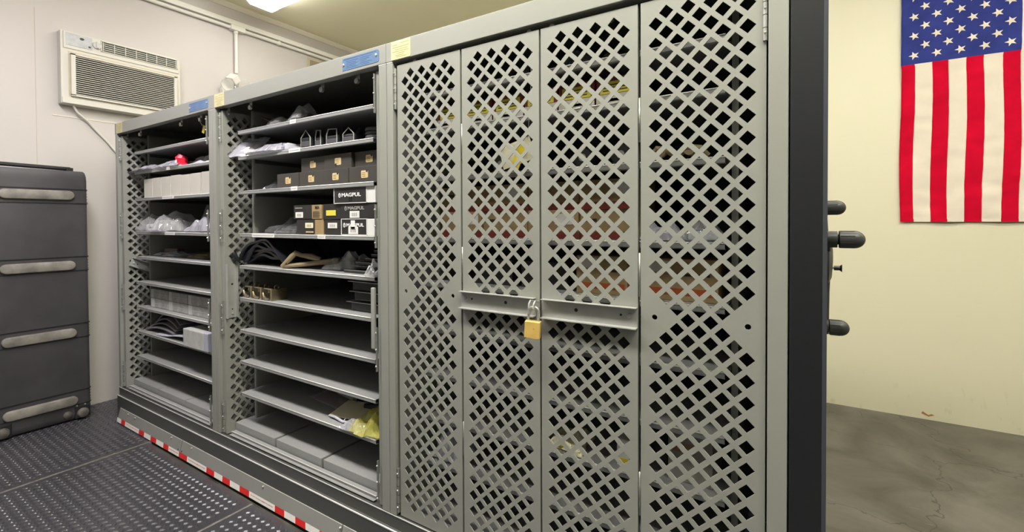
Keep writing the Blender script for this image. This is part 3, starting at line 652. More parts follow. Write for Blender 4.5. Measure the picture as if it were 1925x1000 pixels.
# ------------------------------------------------------------------ flag
def flag():
    x0, zt, zb = .470, 2.625, 1.106; Wf = .872; zc = 1.983
    edges = [0, .058, .128, .196, .264, .332, .402, .4665, .535, .602, .669, .736, .803, .872]
    t = thing('flag', 'red and white striped flag with stars on blue, hung vertically on the wall', 'flag', (x0 + Wf / 2, YB - .01, zb))
    nx = 4; nz = 90
    def Y(x, z):
        return YB - .016 - .0035 * math.sin(x * 26 + z * 3.1 + 2 * noise.noise((x * 3, z * 3, 1))) - .006 * noise.noise((x * 5, z * 9, 7)) - .0045 * noise.noise((x * 11, z * 22, 3)) - .0016 * noise.noise((x * 30, z * 48, 5))
    def X(x, z): return x0 + x + .004 * math.sin(z * 7 + 1 + x * 5) * (1 if z < zc else .2) * min(1, (zt - z))
    mb = MB(); xs = []
    for i in range(13):
        for k in range(nx): xs.append((edges[i] + (edges[i + 1] - edges[i]) * k / nx, i))
    xs.append((edges[13], 12)); zs = [zb + (zc - zb) * i / 54 for i in range(54)] + [zc + (zt - zc) * i / 36 for i in range(37)]
    V = [(X(x, z), Y(x, z), z) for z in zs for x, _ in xs]; n = len(xs); F = []; Mi = []
    for j in range(len(zs) - 1):
        for i in range(n - 1):
            F.append((j * n + i, j * n + i + 1, (j + 1) * n + i + 1, (j + 1) * n + i)); s = xs[i][1]
            Mi.append(2 if (zs[j] >= zc - 1e-6 and s < 7) else (0 if s % 2 == 0 else 1))
    mb.v = V; mb.f = F; mb.m = Mi
    o = mb.build('cloth', ['flag_red', 'flag_white', 'flag_blue'], t, smooth=True)
    so = o.modifiers.new('thick', 'SOLIDIFY'); so.thickness = .0012
    # stars: 9 columns across, 11 rows along the hoist
    st = MB(); cw, ch = .4665, zt - zc
    for r in range(11):
        for c in range(9):
            if (r + c) % 2: continue
            cx = cw * (c + 1) / 10 + .008; cz = zc + ch * (r + 1) / 12 - .006
            pts = []
            for k in range(10):
                a = R(180 + 36 * k); rr_ = .0235 if k % 2 == 0 else .0095; x = cx + rr_ * math.cos(a); z = cz + rr_ * math.sin(a)
                pts.append((X(x, z), Y(x, z) - .0022, z))
            cc = (X(cx, cz), Y(cx, cz) - .0030, cz); st.add(pts + [cc], [(k, (k + 1) % 10, 10) for k in range(10)])
    st.build('stars', 'flag_white', t)
    se = MB()
    for i in range(1, 13):
        P = [(X(edges[i], z), Y(edges[i], z) - .0012, z) for z in zs if z <= zc or i > 7]
        se.tube(P, .0011, 5)
    se.build('stripe_seams', 'flag_white', t)
    h = MB(); xs2 = [x for x, _ in xs]; V = []
    for x in xs2: V += [(X(x, zb), Y(x, zb) - .0022, zb - .001), (X(x, zb), Y(x, zb) - .0022, zb + .014)]
    h.add(V, [(2 * i, 2 * i + 2, 2 * i + 3, 2 * i + 1) for i in range(len(xs2) - 1)])
    for i in range(len(h.m)): h.m[i] = xs[i][1] % 2
    h.build('bottom_hem', ['flag_red', 'flag_white'], t, smooth=True)
flag()

# ------------------------------------------------------------------ things on the shelves
def crumple(name, label, cat, x, y, z, sx, sy, sz, seed, m='film_clear', rot=0, n=30, k=20, rough=1.0, tiltx=0, group=None, content=None, sharp=1.0, flat=False):
    """a plastic bag: closed pillow of creased film, resting on z"""
    rnd = random.Random(seed)
    dirs = [(rnd.uniform(0, 6.28), rnd.uniform(2.2, 11), rnd.uniform(0, 6)) for _ in range(7)]
    def crease(u, v):
        s = 0
        for a, f, p in dirs:
            t = (u * math.cos(a) + v * math.sin(a)) * f + p + 1.2 * noise.noise((u * 2 + seed, v * 2, seed * .7))
            s += (abs((t / math.pi) % 2 - 1) - .5) / f * 2.6
        return .5 + s * .55
    out = [1 + .34 * noise.noise((math.cos(a / 24 * 6.283) * 1.6 + seed, math.sin(a / 24 * 6.283) * 1.6, 3.3)) for a in range(24)]
    V = []; F = []
    ca, sa = math.cos(rot), math.sin(rot)
    def pt(u, v, top):
        r = max(abs(u), abs(v)); an = math.atan2(v, u); oo = out[int((an % 6.283) / 6.283 * 24) % 24] if r > .5 else 1
        fall = max(0, (1 - abs(u) ** 2.6)) ** .55 * max(0, (1 - abs(v) ** 2.6)) ** .55
        cr = crease(u, v)
        if top: h = sz * max(.04, fall * (.42 + .62 * (cr - .2) * sharp + .45 * noise.noise((u * 1.9 + seed, v * 1.9, 9)))) * (1 if r < .97 else .3)
        else: h = .0
        if r > .93: h += sz * .10 * abs(cr) * (1 if top else 1)
        px = u * sx / 2 * oo + .05 * sx * noise.noise((u * 3, v * 3, seed)); py = v * sy / 2 * oo + .05 * sy * noise.noise((u * 3, v * 3, seed + 5))
        py_, h2 = py, max(0.0006, h)
        if tiltx: h2 += max(0, (v + 1) * .5) * tiltx
        return (x + px * ca - py_ * sa, y + px * sa + py_ * ca, z + h2)
    for j in range(k + 1):
        for i in range(n + 1): V.append(pt(-1 + 2 * i / n, -1 + 2 * j / k, True))
    W_ = n + 1; B = len(V)
    idx = {}
    for j in range(k + 1):
        for i in range(n + 1):
            if i in (0, n) or j in (0, k): idx[(i, j)] = j * W_ + i
            else: idx[(i, j)] = len(V); V.append(pt(-1 + 2 * i / n, -1 + 2 * j / k, False))
    for j in range(k):
        for i in range(n):
            q = (j * W_ + i, j * W_ + i + 1, (j + 1) * W_ + i + 1, (j + 1) * W_ + i)
            F += [(q[0], q[1], q[2]), (q[0], q[2], q[3])] if (i + j) % 2 else [(q[0], q[1], q[3]), (q[1], q[2], q[3])]
            F.append((idx[(i, j)], idx[(i, j + 1)], idx[(i + 1, j + 1)], idx[(i + 1, j)]))
    mb = MB(); mb.add(V, F)
    if content is None:
        o = mb.build(name, m); tag(o, label, cat, group); return o
    t = thing(name, label, cat, (x, y, z), group)
    mb.build('film', m, t)
    for (dx, dy, dz, a, b, c, cm, rz) in content:
        q = MB(); Mx = Matrix.Translation((x + dx, y + dy, z + dz + c / 2 + .001)) @ Matrix.Rotation(rz, 4, 'Z') @ Matrix.Rotation(rnd.uniform(-.12, .12), 4, 'X')
        q.box(-a / 2, a / 2, -b / 2, b / 2, -c / 2, c / 2, M=Mx); q.build('contents', cm, t, bevel=min(a, b, c) * .22)
    return t
def zipbag(name, label, x, y, z, w_, h_, lean, seed, m='film_clear', yaw=0, content=None, top='film_white'):
    """flat zip bag leaning back on whatever is behind it"""
    t = thing(name, label, 'plastic bag', (x, y, z)); n, k = 12, 10; V = []; F = []
    Mx = Matrix.Translation((x, y, z)) @ Matrix.Rotation(yaw, 4, 'Z') @ Matrix.Rotation(-lean, 4, 'X')
    for s in (0, 1):
        for j in range(k + 1):
            for i in range(n + 1):
                u = -1 + 2 * i / n; v = j / k; bul = (1 - u * u) * math.sin(math.pi * min(1, v * 1.1)) * .012
                d = (bul if s == 0 else -bul) + .006 * noise.noise((u * 2.5, v * 3, seed)) + .003 * noise.noise((u * 7, v * 8, seed))
                V.append(Mx @ Vector((u * w_ / 2 * (1 - .06 * v), -d, .002 + v * h_)))
    W_ = n + 1; o_ = W_ * (k + 1)
    for s in (0, 1):
        for j in range(k):
            for i in range(n): a = s * o_ + j * W_ + i; F += [(a, a + 1, a + W_ + 1), (a, a + W_ + 1, a + W_)]
    for i in range(n): F.append((i, i + 1, o_ + i + 1, o_ + i)); a = k * W_ + i; F.append((a, a + 1, o_ + a + 1, o_ + a))
    MB().add(V, F).build('film', m, t)
    q = MB(); q.box(-w_ * .46, w_ * .46, -.0035, .0035, h_ * .86, h_ * .89, M=Mx); q.build('zip_strip', top, t)
    if content:
        for (dx, dz, a, c, cm) in content:
            q = MB(); q.box(dx - a / 2, dx + a / 2, -.006, .006, dz, dz + c, M=Mx); q.build('contents', cm, t, bevel=.003)
    return t
def carton(name, label, x0, x1, z0, z1, y, depth, m, group=None, front=None, side=None, rz=0, bevel=.0012, cat='box'):
    """cardboard box; front = [(u0,u1,v0,v1,mat,name)] in box fractions; side = material of its right end"""
    yb = y + depth; t = thing(name, label, cat, ((x0 + x1) / 2, y + depth / 2, z0), group)
    MB().box(x0, x1, y, yb, z0, z1).build('carton', m, t, bevel=bevel)
    MB().box(x0 + .002, x1 - .002, y + .002, yb - .002, z1 - .0002, z1 + .0006).build('lid_flap', m, t)
    if front:
        for (u0, u1, v0, v1, fm, fn) in front:
            a, b_, c, d = x0 + (x1 - x0) * u0, x0 + (x1 - x0) * u1, z0 + (z1 - z0) * v0, z0 + (z1 - z0) * v1
            MB().box(a, b_, y - .0008, y + .0002, c, d).build(fn, fm, t)
    t.rotation_euler[2] = rz
    return t
EPS = .0006
# ---- far-left cabinet
def b1(*a, **k): return crumple('plastic_bag', *a, **k)
b1('dim dark plastic bag lying on the top shelf of the far-left cabinet', 'plastic bag', -2.72, .20, 1.520 + EPS, .30, .14, .05, 3, m='film_dark')
b1('creased white plastic bag hanging off the left end of the second shelf, far-left cabinet', 'plastic bag', -2.98, .125, 1.408 + EPS, .34, .17, .055, 11, m='film_white', content=[(.02, 0, .002, .20, .09, .02, 'paper_white', .1)])
b1('pinkish creased packet beside the red item, far-left cabinet', 'plastic bag', -2.70, .12, 1.408 + EPS, .24, .15, .048, 12, m='film_white', content=[(.0, 0, .002, .15, .08, .015, 'paper_pink', .1)])
b1('dark grey crumpled bag behind the red item, second shelf of the far-left cabinet', 'plastic bag', -2.80, .27, 1.408 + EPS, .20, .13, .085, 13, m='film_dark')
b1('shiny crumpled clear bag right of the red item, far-left cabinet', 'plastic bag', -2.50, .19, 1.408 + EPS, .22, .16, .090, 14, m='film_clear', content=[(.0, .0, .0, .10, .06, .03, 'paper_pink', .4)])
b1('flat white paper packet at the right front of the second shelf, far-left cabinet', 'packet', -2.40, .10, 1.408 + EPS, .22, .09, .022, 15, m='paper_white')
t = thing('red_item', 'small bright red plastic holder among the white bags, far-left cabinet', 'holder', (-2.62, .10, 1.409))
q = MB(); q.tube([(-2.625, .085, 1.412), (-2.625, .085, 1.450), (-2.62, .09, 1.466)], [.020, .030, .020], 10); q.build('cup', 'red_plastic', t)
q = MB(); q.box(-.034, .034, -.012, .012, 0, .012, M=Matrix.Translation((-2.59, .085, 1.412)) @ Matrix.Rotation(.3, 4, 'Y')); q.build('foot', 'red_plastic', t, bevel=.003)
MB().box(-2.628, -2.612, .0545, .0575, 1.425, 1.440).build('clip', 'print_white', t)
wb = ['leftmost of the seven upright white boxes', 'second from the left of the seven white boxes', 'third from the left of the seven white boxes', 'fourth, middle one of the seven white boxes',
      'fifth from the left of the seven white boxes', 'sixth from the left of the seven white boxes', 'rightmost of the seven upright white boxes, half behind the post']
for i in range(7):
    xa = -3.006 + i * .1052; dz = [0, .001, .001, .003, .0, .001, .003][i]
    t = thing('white_box', wb[i] + ', far-left cabinet', 'box', (xa + .05, .15, 1.2606), 'row of white boxes on the third shelf')
    MB().box(xa, xa + .0995, .060, .22, 1.2606, 1.362 + dz).build('carton', 'box_white', t, bevel=.0015)
    MB().box(xa + .0975, xa + .0982, .0594, .0601, 1.262, 1.361 + dz).build('glued_seam', 'sticker_grey', t)
b1('creased clear bag of small parts at the left end of the fourth shelf, far-left cabinet', 'plastic bag', -3.02, .15, 1.075 + EPS, .25, .17, .10, 21, m='film_clear', content=[(.01, .0, .0, .15, .09, .04, 'frosted', .2), (.03, -.02, .0, .08, .05, .06, 'frosted_dim', -.3)])
b1('crumpled silvery plastic bag in the middle of the fourth shelf, far-left cabinet', 'plastic bag', -2.80, .13, 1.075 + EPS, .25, .18, .13, 22, m='film_clear', content=[(.0, .0, .0, .13, .09, .06, 'frosted_dim', .5), (-.04, .01, .0, .08, .07, .08, 'frosted', -.2)])
zipbag('zip_bag', 'clear zip bag standing upright between the heaps on the fourth shelf, far-left cabinet', -2.68, .20, 1.0756, .13, .145, .25, 5, m='film_clear', yaw=-.3)
b1('bulging white plastic bag at the right back of the fourth shelf, far-left cabinet', 'plastic bag', -2.42, .24, 1.075 + EPS, .30, .16, .155, 23, m='film_white', content=[(.0, .0, .0, .20, .10, .09, 'paper_white', .1)])
b1('bulging white plastic bag at the right front of the fourth shelf, far-left cabinet', 'plastic bag', -2.44, .125, 1.075 + EPS, .28, .14, .10, 24, m='film_white', content=[(.0, .0, .0, .20, .09, .05, 'paper_white', -.1)])
b1('flat white triangular bag corner hanging over the edge of the fourth shelf, far-left cabinet', 'plastic bag', -2.84, .062, 1.0765, .12, .05, .015, 25, m='film_white')
b1('thin white packet with a brown label on the fifth shelf, far-left cabinet', 'packet', -2.97, .19, .936 + EPS, .26, .13, .028, 31, m='paper_white', content=[(-.04, .02, .012, .10, .05, .025, 'brown_paper', .3), (.03, -.03, .0, .12, .04, .008, 'dim_red', .1)])
b1('dim olive plastic packet on the fifth shelf, far-left cabinet', 'packet', -2.62, .20, .936 + EPS, .24, .14, .035, 32, m='film_brown', content=[(-.03, .0, .0, .08, .05, .015, 'yellow_green', .5)])
pl = ['left', 'middle', 'right']
for i in range(3):
    xa = -3.005 + i * .213
    for j in range(2):
        t = thing('frosted_pack', '%s frosted plastic pack in the %s stack on the seventh shelf' % (('lower', 'upper')[j], pl[i]), 'pack', (xa + .1, .17, .6556 + j * .052), 'frosted packs on the seventh shelf')
        z = .6558 + j * .0515; MB().box(xa, xa + .205, .085, .27, z, z + .0505).build('block', 'frosted_dim', t, bevel=.004)
        MB().box(xa + .003, xa + .040, .0835, .12, z + .001, z + .0495).build('wrap_band', 'frosted', t, bevel=.001)
        MB().box(xa, xa + .205, .084, .0855, z + .024, z + .026).build('seam', 'frosted', t)
def ribbon(mb, prof, y0, y1, th, skew=0.0, mi=0):
    n = len(prof); V = []
    for s, y in ((0, y0), (1, y1)):
        for i, (x, z) in enumerate(prof):
            a = prof[max(0, i - 1)]; b = prof[min(n - 1, i + 1)]; d = Vector((b[0] - a[0], b[1] - a[1])).normalized(); nx_, nz_ = -d.y, d.x
            V += [(x + nx_ * th / 2 + skew * s, y, z + nz_ * th / 2), (x - nx_ * th / 2 + skew * s, y, z - nz_ * th / 2)]
    F = []
    for i in range(n - 1):
        a = 2 * i; b = 2 * i + 2 * n
        F += [(a, a + 2, b + 2, b), (a + 1, b + 1, b + 3, a + 3), (a, a + 1, a + 3, a + 2), (b, b + 2, b + 3, b + 1)]
    F += [(0, 2 * n, 2 * n + 1, 1), (2 * n - 2, 2 * n - 1, 4 * n - 1, 4 * n - 2)]
    mb.add(V, F, mi); return mb
pads = ['topmost, most arched of the four grey pads', 'second of the four grey pads from the top', 'third of the four grey pads from the top', 'lowest, flattest of the four grey pads']
for i in range(4):
    zb = .5215 + (3 - i) * .003; H = [.100, .072, .050, .026][i]; x0 = -3.06 + (3 - i) * .022; L = .30 + .01 * i; prof = []
    for k in range(15):
        u = k / 14; prof.append((x0 + L * u, zb + .004 + H * math.sin(math.pi * min(1, u * .85)) ** .8 * (1 if u < .6 else 1)))
    o = ribbon(MB(), prof, .075 + .006 * (3 - i), .24, .009).build('grey_pad', 'grey_foam', smooth='angle', bevel=.003)
    tag(o, pads[i] + ' fanned on the eighth shelf', 'pad', 'fan of grey pads on the eighth shelf')
q = MB(); ribbon(q, [(-2.90, .5205), (-2.86, .522), (-2.80, .524), (-2.74, .530), (-2.66, .541), (-2.58, .548)], .058, .13, .003)
tag(q.build('white_card', 'paper_white', smooth='angle'), 'thin white curved card lying in front of the grey pads, eighth shelf', 'card')
t = thing('black_strap', 'black flat strap lying diagonally between the grey pads and the frosted box', 'strap', (-2.68, .1, .5186))
q = MB(); ribbon(q, [(-2.80, .533), (-2.70, .530), (-2.60, .527), (-2.50, .524)], .10, .17, .008); q.build('strap', 'dark_plastic', t, bevel=.002)
MB().box(-2.70, -2.66, .095, .15, .534, .541).build('buckle', 'worn_plastic', t, bevel=.002)
t = thing('frosted_box', 'milky white frosted plastic box jutting over the eighth shelf edge, right side', 'box', (-2.40, .12, .5186))
MB().box(-2.515, -2.318, .030, .215, .5188, .606).build('body', 'frosted', t, bevel=.004)
MB().box(-2.316, -2.280, .030, .215, .5188, .606).build('end_flap', 'paper_white', t, bevel=.004)
for y in (.10, .14, .18): MB().box(-2.50, -2.29, y, y + .006, .6055, .608).build('lid_rib', 'frosted_dim', t)
MB().box(-2.527, -2.512, .032, .045, .558, .568).build('tab', 'paper_white', t, bevel=.001)
# yellow tag under the header
t = thing('yellow_tag', 'small yellow tag hanging on a wire under the header of the far-left cabinet', 'tag', (-2.317, .05, 1.54))
MB().box(-.010, .010, -.001, .001, -.018, .018, M=Matrix.Translation((-2.322, .048, 1.560)) @ Matrix.Rotation(.4, 4, 'Y')).build('card', 'card_yellow', t)
MB().tube([(-2.325, .045, 1.575), (-2.345, .04, 1.60), (-2.350, .036, 1.615)], .0012, 6).build('wire', 'steel', t)

# ---- middle cabinet
crumple('paper_bag', 'limp brown paper and plastic bag arched on the top shelf, middle cabinet', 'bag', -1.93, .24, 1.520 + EPS, .30, .20, .095, 41, m='film_brown', content=[(.02, .02, .0, .18, .10, .06, 'brown_paper', .2)])
b1('clear bag with a dark part inside at the left of the top shelf, middle cabinet', 'plastic bag', -1.99, .15, 1.520 + EPS, .12, .13, .055, 42, m='film_dark')
b1('clear crinkled bag with pale beads at the middle front of the top shelf', 'plastic bag', -1.82, .13, 1.520 + EPS, .13, .14, .060, 43, m='film_clear', content=[(-.01, -.02, .0, .05, .04, .02, 'paper_pink', .4)])
b1('shiny clear bag just left of centre on the top shelf, middle cabinet', 'plastic bag', -1.68, .14, 1.520 + EPS, .15, .15, .080, 44, m='film_clear', content=[(.0, .0, .0, .08, .06, .04, 'dark_plastic', .1)])
o = MB(); ribbon(o, [(-1.99, 1.590), (-1.94, 1.570), (-1.88, 1.545), (-1.83, 1.527)], .13, .19, .003); tag(o.build('brown_strip', 'brown_paper', smooth='angle'), 'narrow brown paper strip sloping down among the top-shelf bags', 'strip')
zipbag('zip_bag', 'clear zip bag with a cream slip, left end of the second shelf, middle cabinet', -2.02, .055, 1.4086, .17, .13, .75, 8, m='film_white', yaw=.35, content=[(.03, .02, .05, .06, 'card_cream')])
b1('white paper-filled bag spilling over the second shelf front, middle cabinet', 'plastic bag', -1.80, .12, 1.408 + EPS, .32, .15, .050, 45, m='film_white', content=[(.0, .0, .0, .20, .09, .018, 'paper_white', .15), (.05, -.01, .0, .12, .06, .03, 'paper_white', -.3)])
b1('grey film bag behind the white papers on the second shelf, middle cabinet', 'plastic bag', -1.74, .22, 1.408 + EPS, .26, .14, .085, 46, m='film_dark')
# black buckled pouches
def pouch(name, label, x, y, w_, h_, d_, ang, kind):
    t = thing(name, label, 'pouch', (x, y, 1.4086), 'black moulded pouches on the second shelf'); M_ = Matrix.Translation((x, y, 1.4088)) @ Matrix.Rotation(ang, 4, 'Z')
    q = MB(); q.box(-w_ / 2, w_ / 2, -d_ / 2, d_ / 2, 0, h_ * .62, M=M_); q.build('body', 'dark_plastic', t, bevel=.006)
    q = MB(); pts = [M_ @ Vector((-w_ * .42, -d_ * .52, 0.006)), M_ @ Vector((-w_ * .42, -d_ * .52, h_ * .6)), M_ @ Vector((0 if kind == 0 else -w_ * .3, -d_ * .5, h_)), M_ @ Vector((w_ * .42, -d_ * .52, h_ * (.6 if kind == 0 else .95))), M_ @ Vector((w_ * .42, -d_ * .52, .006))]
    q.tube(pts, .0020, 8); q.build('frame', 'bar_metal', t, smooth='angle')
    q = MB(); q.box(-w_ * .40, w_ * .40, -d_ * .56, -d_ * .5, h_ * .12, h_ * .40, M=M_); q.build('buckle', 'case_plastic', t, bevel=.002)
    q = MB(); q.tube([M_ @ Vector((w_ * .3, -d_ * .2, h_ * .55)), M_ @ Vector((w_ * .32, 0, h_ * .95)), M_ @ Vector((w_ * .2, d_ * .3, h_ * .6))], .007, 8); q.build('loop', 'black_cloth', t, smooth='angle')
pouch('buckled_pouch', 'black pouch with a peaked metal frame, leftmost on the second shelf', -1.605, .11, .060, .072, .06, .1, 0)
pouch('buckled_pouch', 'tall narrow black pouch right of the peaked-frame pouch', -1.535, .13, .042, .068, .08, -.1, 1)
pouch('buckled_pouch', 'black pouch with a square metal frame in the middle of the group', -1.455, .115, .066, .062, .06, .05, 1)
pouch('buckled_pouch', 'rounded black pouch between the square-frame pouch and the ribbed one', -1.365, .12, .062, .056, .07, .1, 0)
t = thing('ribbed_case', 'small ribbed black case at the right end of the second shelf, middle cabinet', 'case', (-1.275, .13, 1.4086))
for i in range(4): MB().tube([(-1.275, .13, 1.4090 + i * .013), (-1.275, .13, 1.4200 + i * .013)], [.034, .031], 18).build('ring', ('dark_plastic', 'case_plastic')[i % 2], t, smooth='angle')
o = crumple('dark_cloth', 'dark folded cloth at the back right of the second shelf, middle cabinet', 'cloth', -1.37, .27, 1.408 + EPS, .18, .12, .09, 47, m='black_cloth')
# third shelf: seven black boxes with tan stickers
def sticker_box(x0, x1, z0, z1, y, label, flip=False):
    t = carton('black_box', label, x0, x1, z0, z1, y, .15, 'dark_card', 'black boxes with tan stickers on the third shelf')
    sw, sh_ = .034, .026; cx = x0 + (x1 - x0) * .52; cz = z0 + (z1 - z0) * .5
    pts = []
    for ax, az, a0 in ((1, 1, 0), (-1, 1, 90), (-1, -1, 180), (1, -1, 270)):
        for k in range(4): a = R(a0 + 30 * k); pts.append((cx + ax * (sw / 2 - .004) + .004 * math.cos(a), cz + az * (sh_ / 2 - .004) + .004 * math.sin(a)))
    s = MB().prism(pts, y - .0008, y, 'y').build('sticker', 'sticker_tan', t)
    sg = -1 if flip else 1; q = MB(); q.tube([(cx + sg * .012, y - .0014, cz + sg * .011), (cx + sg * .012, y - .0008, cz + sg * .011)], .0048, 10)
    q.build('emblem', 'print_dark', s)
    q = MB()
    for k in range(3): q.box(cx - .012, cx + .004, y - .0012, y - .0007, cz - .008 + k * .006, cz - .0068 + k * .006)
    q.build('sticker_print', 'print_dark', s)
    return t
low = [(-1.763, -1.622), (-1.620, -1.480), (-1.478, -1.336), (-1.334, -1.180)]
ln = ['leftmost black box of the bottom four, third shelf, middle cabinet', 'second black box from the left in the bottom row, third shelf', 'third black box from the left in the bottom row, third shelf', 'rightmost black box in the bottom row, third shelf, beside the post']
for i, (a, b) in enumerate(low): sticker_box(a, b, 1.2608, 1.3165, .060 + .002 * (i % 2), ln[i])
hi = [(-1.630, -1.490), (-1.485, -1.335), (-1.328, -1.185)]
hn = ['left black box of the upper three, third shelf, middle cabinet', 'middle black box of the upper three, its sticker upside down', 'right black box of the upper three, set back on the pile']
for i, (a, b) in enumerate(hi): sticker_box(a, b, 1.3180, 1.3720, (.078, .074, .084)[i], hn[i], flip=(i == 1))
crumple('dark_bag', 'dark rounded plastic bag left of the sticker boxes on the third shelf', 'plastic bag', -1.86, .17, 1.260 + EPS, .16, .16, .075, 51, m='film_dark', content=[(0, 0, 0, .08, .07, .03, 'dark_plastic', .3)])
# fourth shelf: lettered boxes
def emblem(t, x, y, z, r, m='print_white'):
    q = MB(); n = 16
    V = [(x + r * math.cos(a * 2 * math.pi / n) * .8, y, z + r * math.sin(a * 2 * math.pi / n)) for a in range(n)] + [(x + r * .55 * math.cos(a * 2 * math.pi / n) * .8, y, z + r * .6 * math.sin(a * 2 * math.pi / n)) for a in range(n)]
    q.add(V, [(a, (a + 1) % n, n + (a + 1) % n, n + a) for a in range(n)]); q.box(x - r * .18, x + r * .18, y - .0001, y + .0001, z - r * .2, z + r * .5); q.build('emblem', m, t)
def lettered(x0, x1, z0, z1, y, label, rim=False, endm=None, text='MAGPUL', tw=.088, tsz=.016, tc='print_white', tx=.5, tz=.55, labels=(), em=True, endw=.05):
    t = carton('printed_box', label, x0, x1, z0, z1, y, .16, 'black_card', 'printed black boxes on the fourth shelf')
    if rim:
        q = MB()
        q.box(x0 - .001, x1 + .001, y - .001, y + .002, z0, z0 + .0025); q.box(x0 - .001, x1 + .001, y - .001, y + .002, z1 - .001, z1 + .001); q.box(x0 - .0015, x0 + .001, y - .001, y + .002, z0, z1); q.box(x1 - .002, x1 + .001, y - .001, y + .002, z0, z1)
        q.build('white_rim', 'label_white', t)
    if endm: MB().box(x1, x1 + endw, y + .001, y + .158, z0, z1).build('end_face', endm, t, bevel=.001)
    cx = x0 + (x1 - x0) * tx; cz = z0 + (z1 - z0) * tz
    if text:
        text_mesh(text, tsz, face_front(cx + (.006 if em else 0), y - .0012, cz), tc, 'lettering', t, width=tw, offset=.0006)
        if em: emblem(t, cx - tw / 2 - .004, y - .0013, cz, .0085, tc)
    for (u, v, w_, h_, m_) in labels:
        a = x0 + (x1 - x0) * u; c = z0 + (z1 - z0) * v
        s = MB().box(a - w_ / 2, a + w_ / 2, y - .0018, y - .0010, c - h_ / 2, c + h_ / 2).build('label', m_, t, bevel=.0003)
        if m_ != 'sticker_yellow' and h_ < .03:
            q = MB()
            for k in range(7): q.box(a - w_ * .3 + k * w_ * .09, a - w_ * .3 + k * w_ * .09 + w_ * (.03 + .03 * (k % 2)), y - .0021, y - .0017, c - h_ * .28, c + h_ * .22)
            q.build('label_print', 'sticker_grey', s)
    return t
lettered(-1.372, -1.240, 1.0760, 1.1335, .058, 'white-rimmed lettered box at the bottom right of the fourth shelf, torn label on it', rim=True, endm='label_white', tw=.090, tz=.62, endw=.045, labels=((.48, .30, .050, .026, 'label_white'), (.47, .62, .022, .034, 'label_white')))
lettered(-1.378, -1.200, 1.1350, 1.1870, .060, 'black lettered box in the middle of the right-hand stack, fourth shelf', tw=.085, tz=.70, tx=.42, labels=((.42, .28, .050, .024, 'label_white'),), tc='sticker_grey')
lettered(-1.408, -1.238, 1.1890, 1.2460, .056, 'white-rimmed lettered box topmost on the right-hand stack, fourth shelf', rim=True, endm='label_white', tw=.100, tsz=.018, tz=.52, endw=.042)
MB().box(-1.328, -1.324, .0545, .0558, 1.196, 1.212).build('strap_mark', 'hole_dark', bpy.data.objects['printed_box.002'])
MB().box(-1.318, -1.314, .0545, .0558, 1.196, 1.212).build('strap_mark', 'hole_dark', bpy.data.objects['printed_box.002'])
lettered(-1.475, -1.380, 1.0760, 1.1310, .064, 'dark brown box with a tilted white label in the bottom row, fourth shelf', text=None, labels=((.50, .62, .052, .020, 'label_white'),))
lettered(-1.478, -1.380, 1.1330, 1.1885, .062, 'dark box with a plain yellow label beside the right-hand stack, fourth shelf', text=None, labels=((.46, .42, .054, .020, 'sticker_yellow'),))
lettered(-1.640, -1.530, 1.0760, 1.1330, .062, 'bottom left lettered box of the fourth shelf with a kraft end and cream label', endm='kraft', text=None, endw=.050, labels=((.72, .60, .048, .020, 'card_cream'), (.74, .16, .045, .005, 'sticker_tan')))
lettered(-1.655, -1.545, 1.1350, 1.1880, .060, 'upper left box of the fourth shelf with a kraft end and white label', endm='kraft', text=None, endw=.058, labels=((.33, .30, .047, .022, 'label_white'), (.30, .80, .045, .004, 'sticker_grey')))
pk = bpy.data.objects['printed_box.006']; text_mesh('MA', .016, face_front(-1.512, .0602, 1.178), 'print_dark', 'lettering', pk, width=.026, offset=.0005)
q = MB()
for k in range(5): q.box(-1.538, -1.500 + .004 * (k % 2), .0600, .0606, 1.142 + k * .005, 1.1432 + k * .005)
q.build('end_print', 'print_dark', pk)
crumple('plastic_bag', 'dark clear bag of thin rods left of the printed boxes, fourth shelf', 'plastic bag', -1.76, .15, 1.075 + EPS, .22, .15, .085, 55, m='film_dark', content=[(-.04, -.03, .0, .12, .012, .010, 'zinc', .2), (-.03, .0, .008, .13, .010, .010, 'zinc', -.1), (.0, -.02, .014, .11, .010, .008, 'zinc', .35), (-.05, .02, .02, .10, .010, .008, 'zinc', .0)])
# fifth shelf
sl = ['top sheet', 'second sheet', 'third sheet', 'fourth sheet', 'fifth sheet', 'lowest sheet']
for i in range(6):
    prof = []; L = .36 - .012 * i; H = .105 - .0135 * i; x0 = -2.065 + .006 * i
    for k in range(20):
        u = k / 19; z = .940 + .006 + (5 - i) * .002 + H * (math.sin(math.pi * min(1, u * 1.05)) ** .75) * (1 - .25 * u) + .006 * math.sin(u * 13 + i * 2)
        prof.append((x0 + L * u + .012 * math.sin(u * 5 + i), max(z, .9385 + (5 - i) * .0008)))
    q = MB(); ribbon(q, prof, .064 + .006 * i + .004 * math.sin(i * 2.3), .26 - .01 * i, .0105, skew=.03)
    tag(q.build('black_pouch_sheet', 'black_cloth', smooth='angle', bevel=.0015), sl[i] + ' of the heap of glossy black cloth on the fifth shelf, counted downwards', 'cloth', 'heap of black cloth on the fifth shelf')
t = thing('tan_bracket', 'tan plastic angled bracket lying at the middle front of the fifth shelf', 'bracket', (-1.66, .09, .9366))
q = MB(); q.tube([(-1.742, .065, .943), (-1.700, .080, .985), (-1.690, .090, .998), (-1.670, .10, .990)], [.010, .011, .012, .009], 8); q.build('upper_arm', 'tan_plastic', t, smooth='angle')
q = MB(); q.tube([(-1.740, .066, .944), (-1.660, .10, .953), (-1.590, .14, .962), (-1.52, .17, .968)], [.008, .009, .011, .013], 8); q.build('lower_arm', 'tan_plastic', t, smooth='angle')
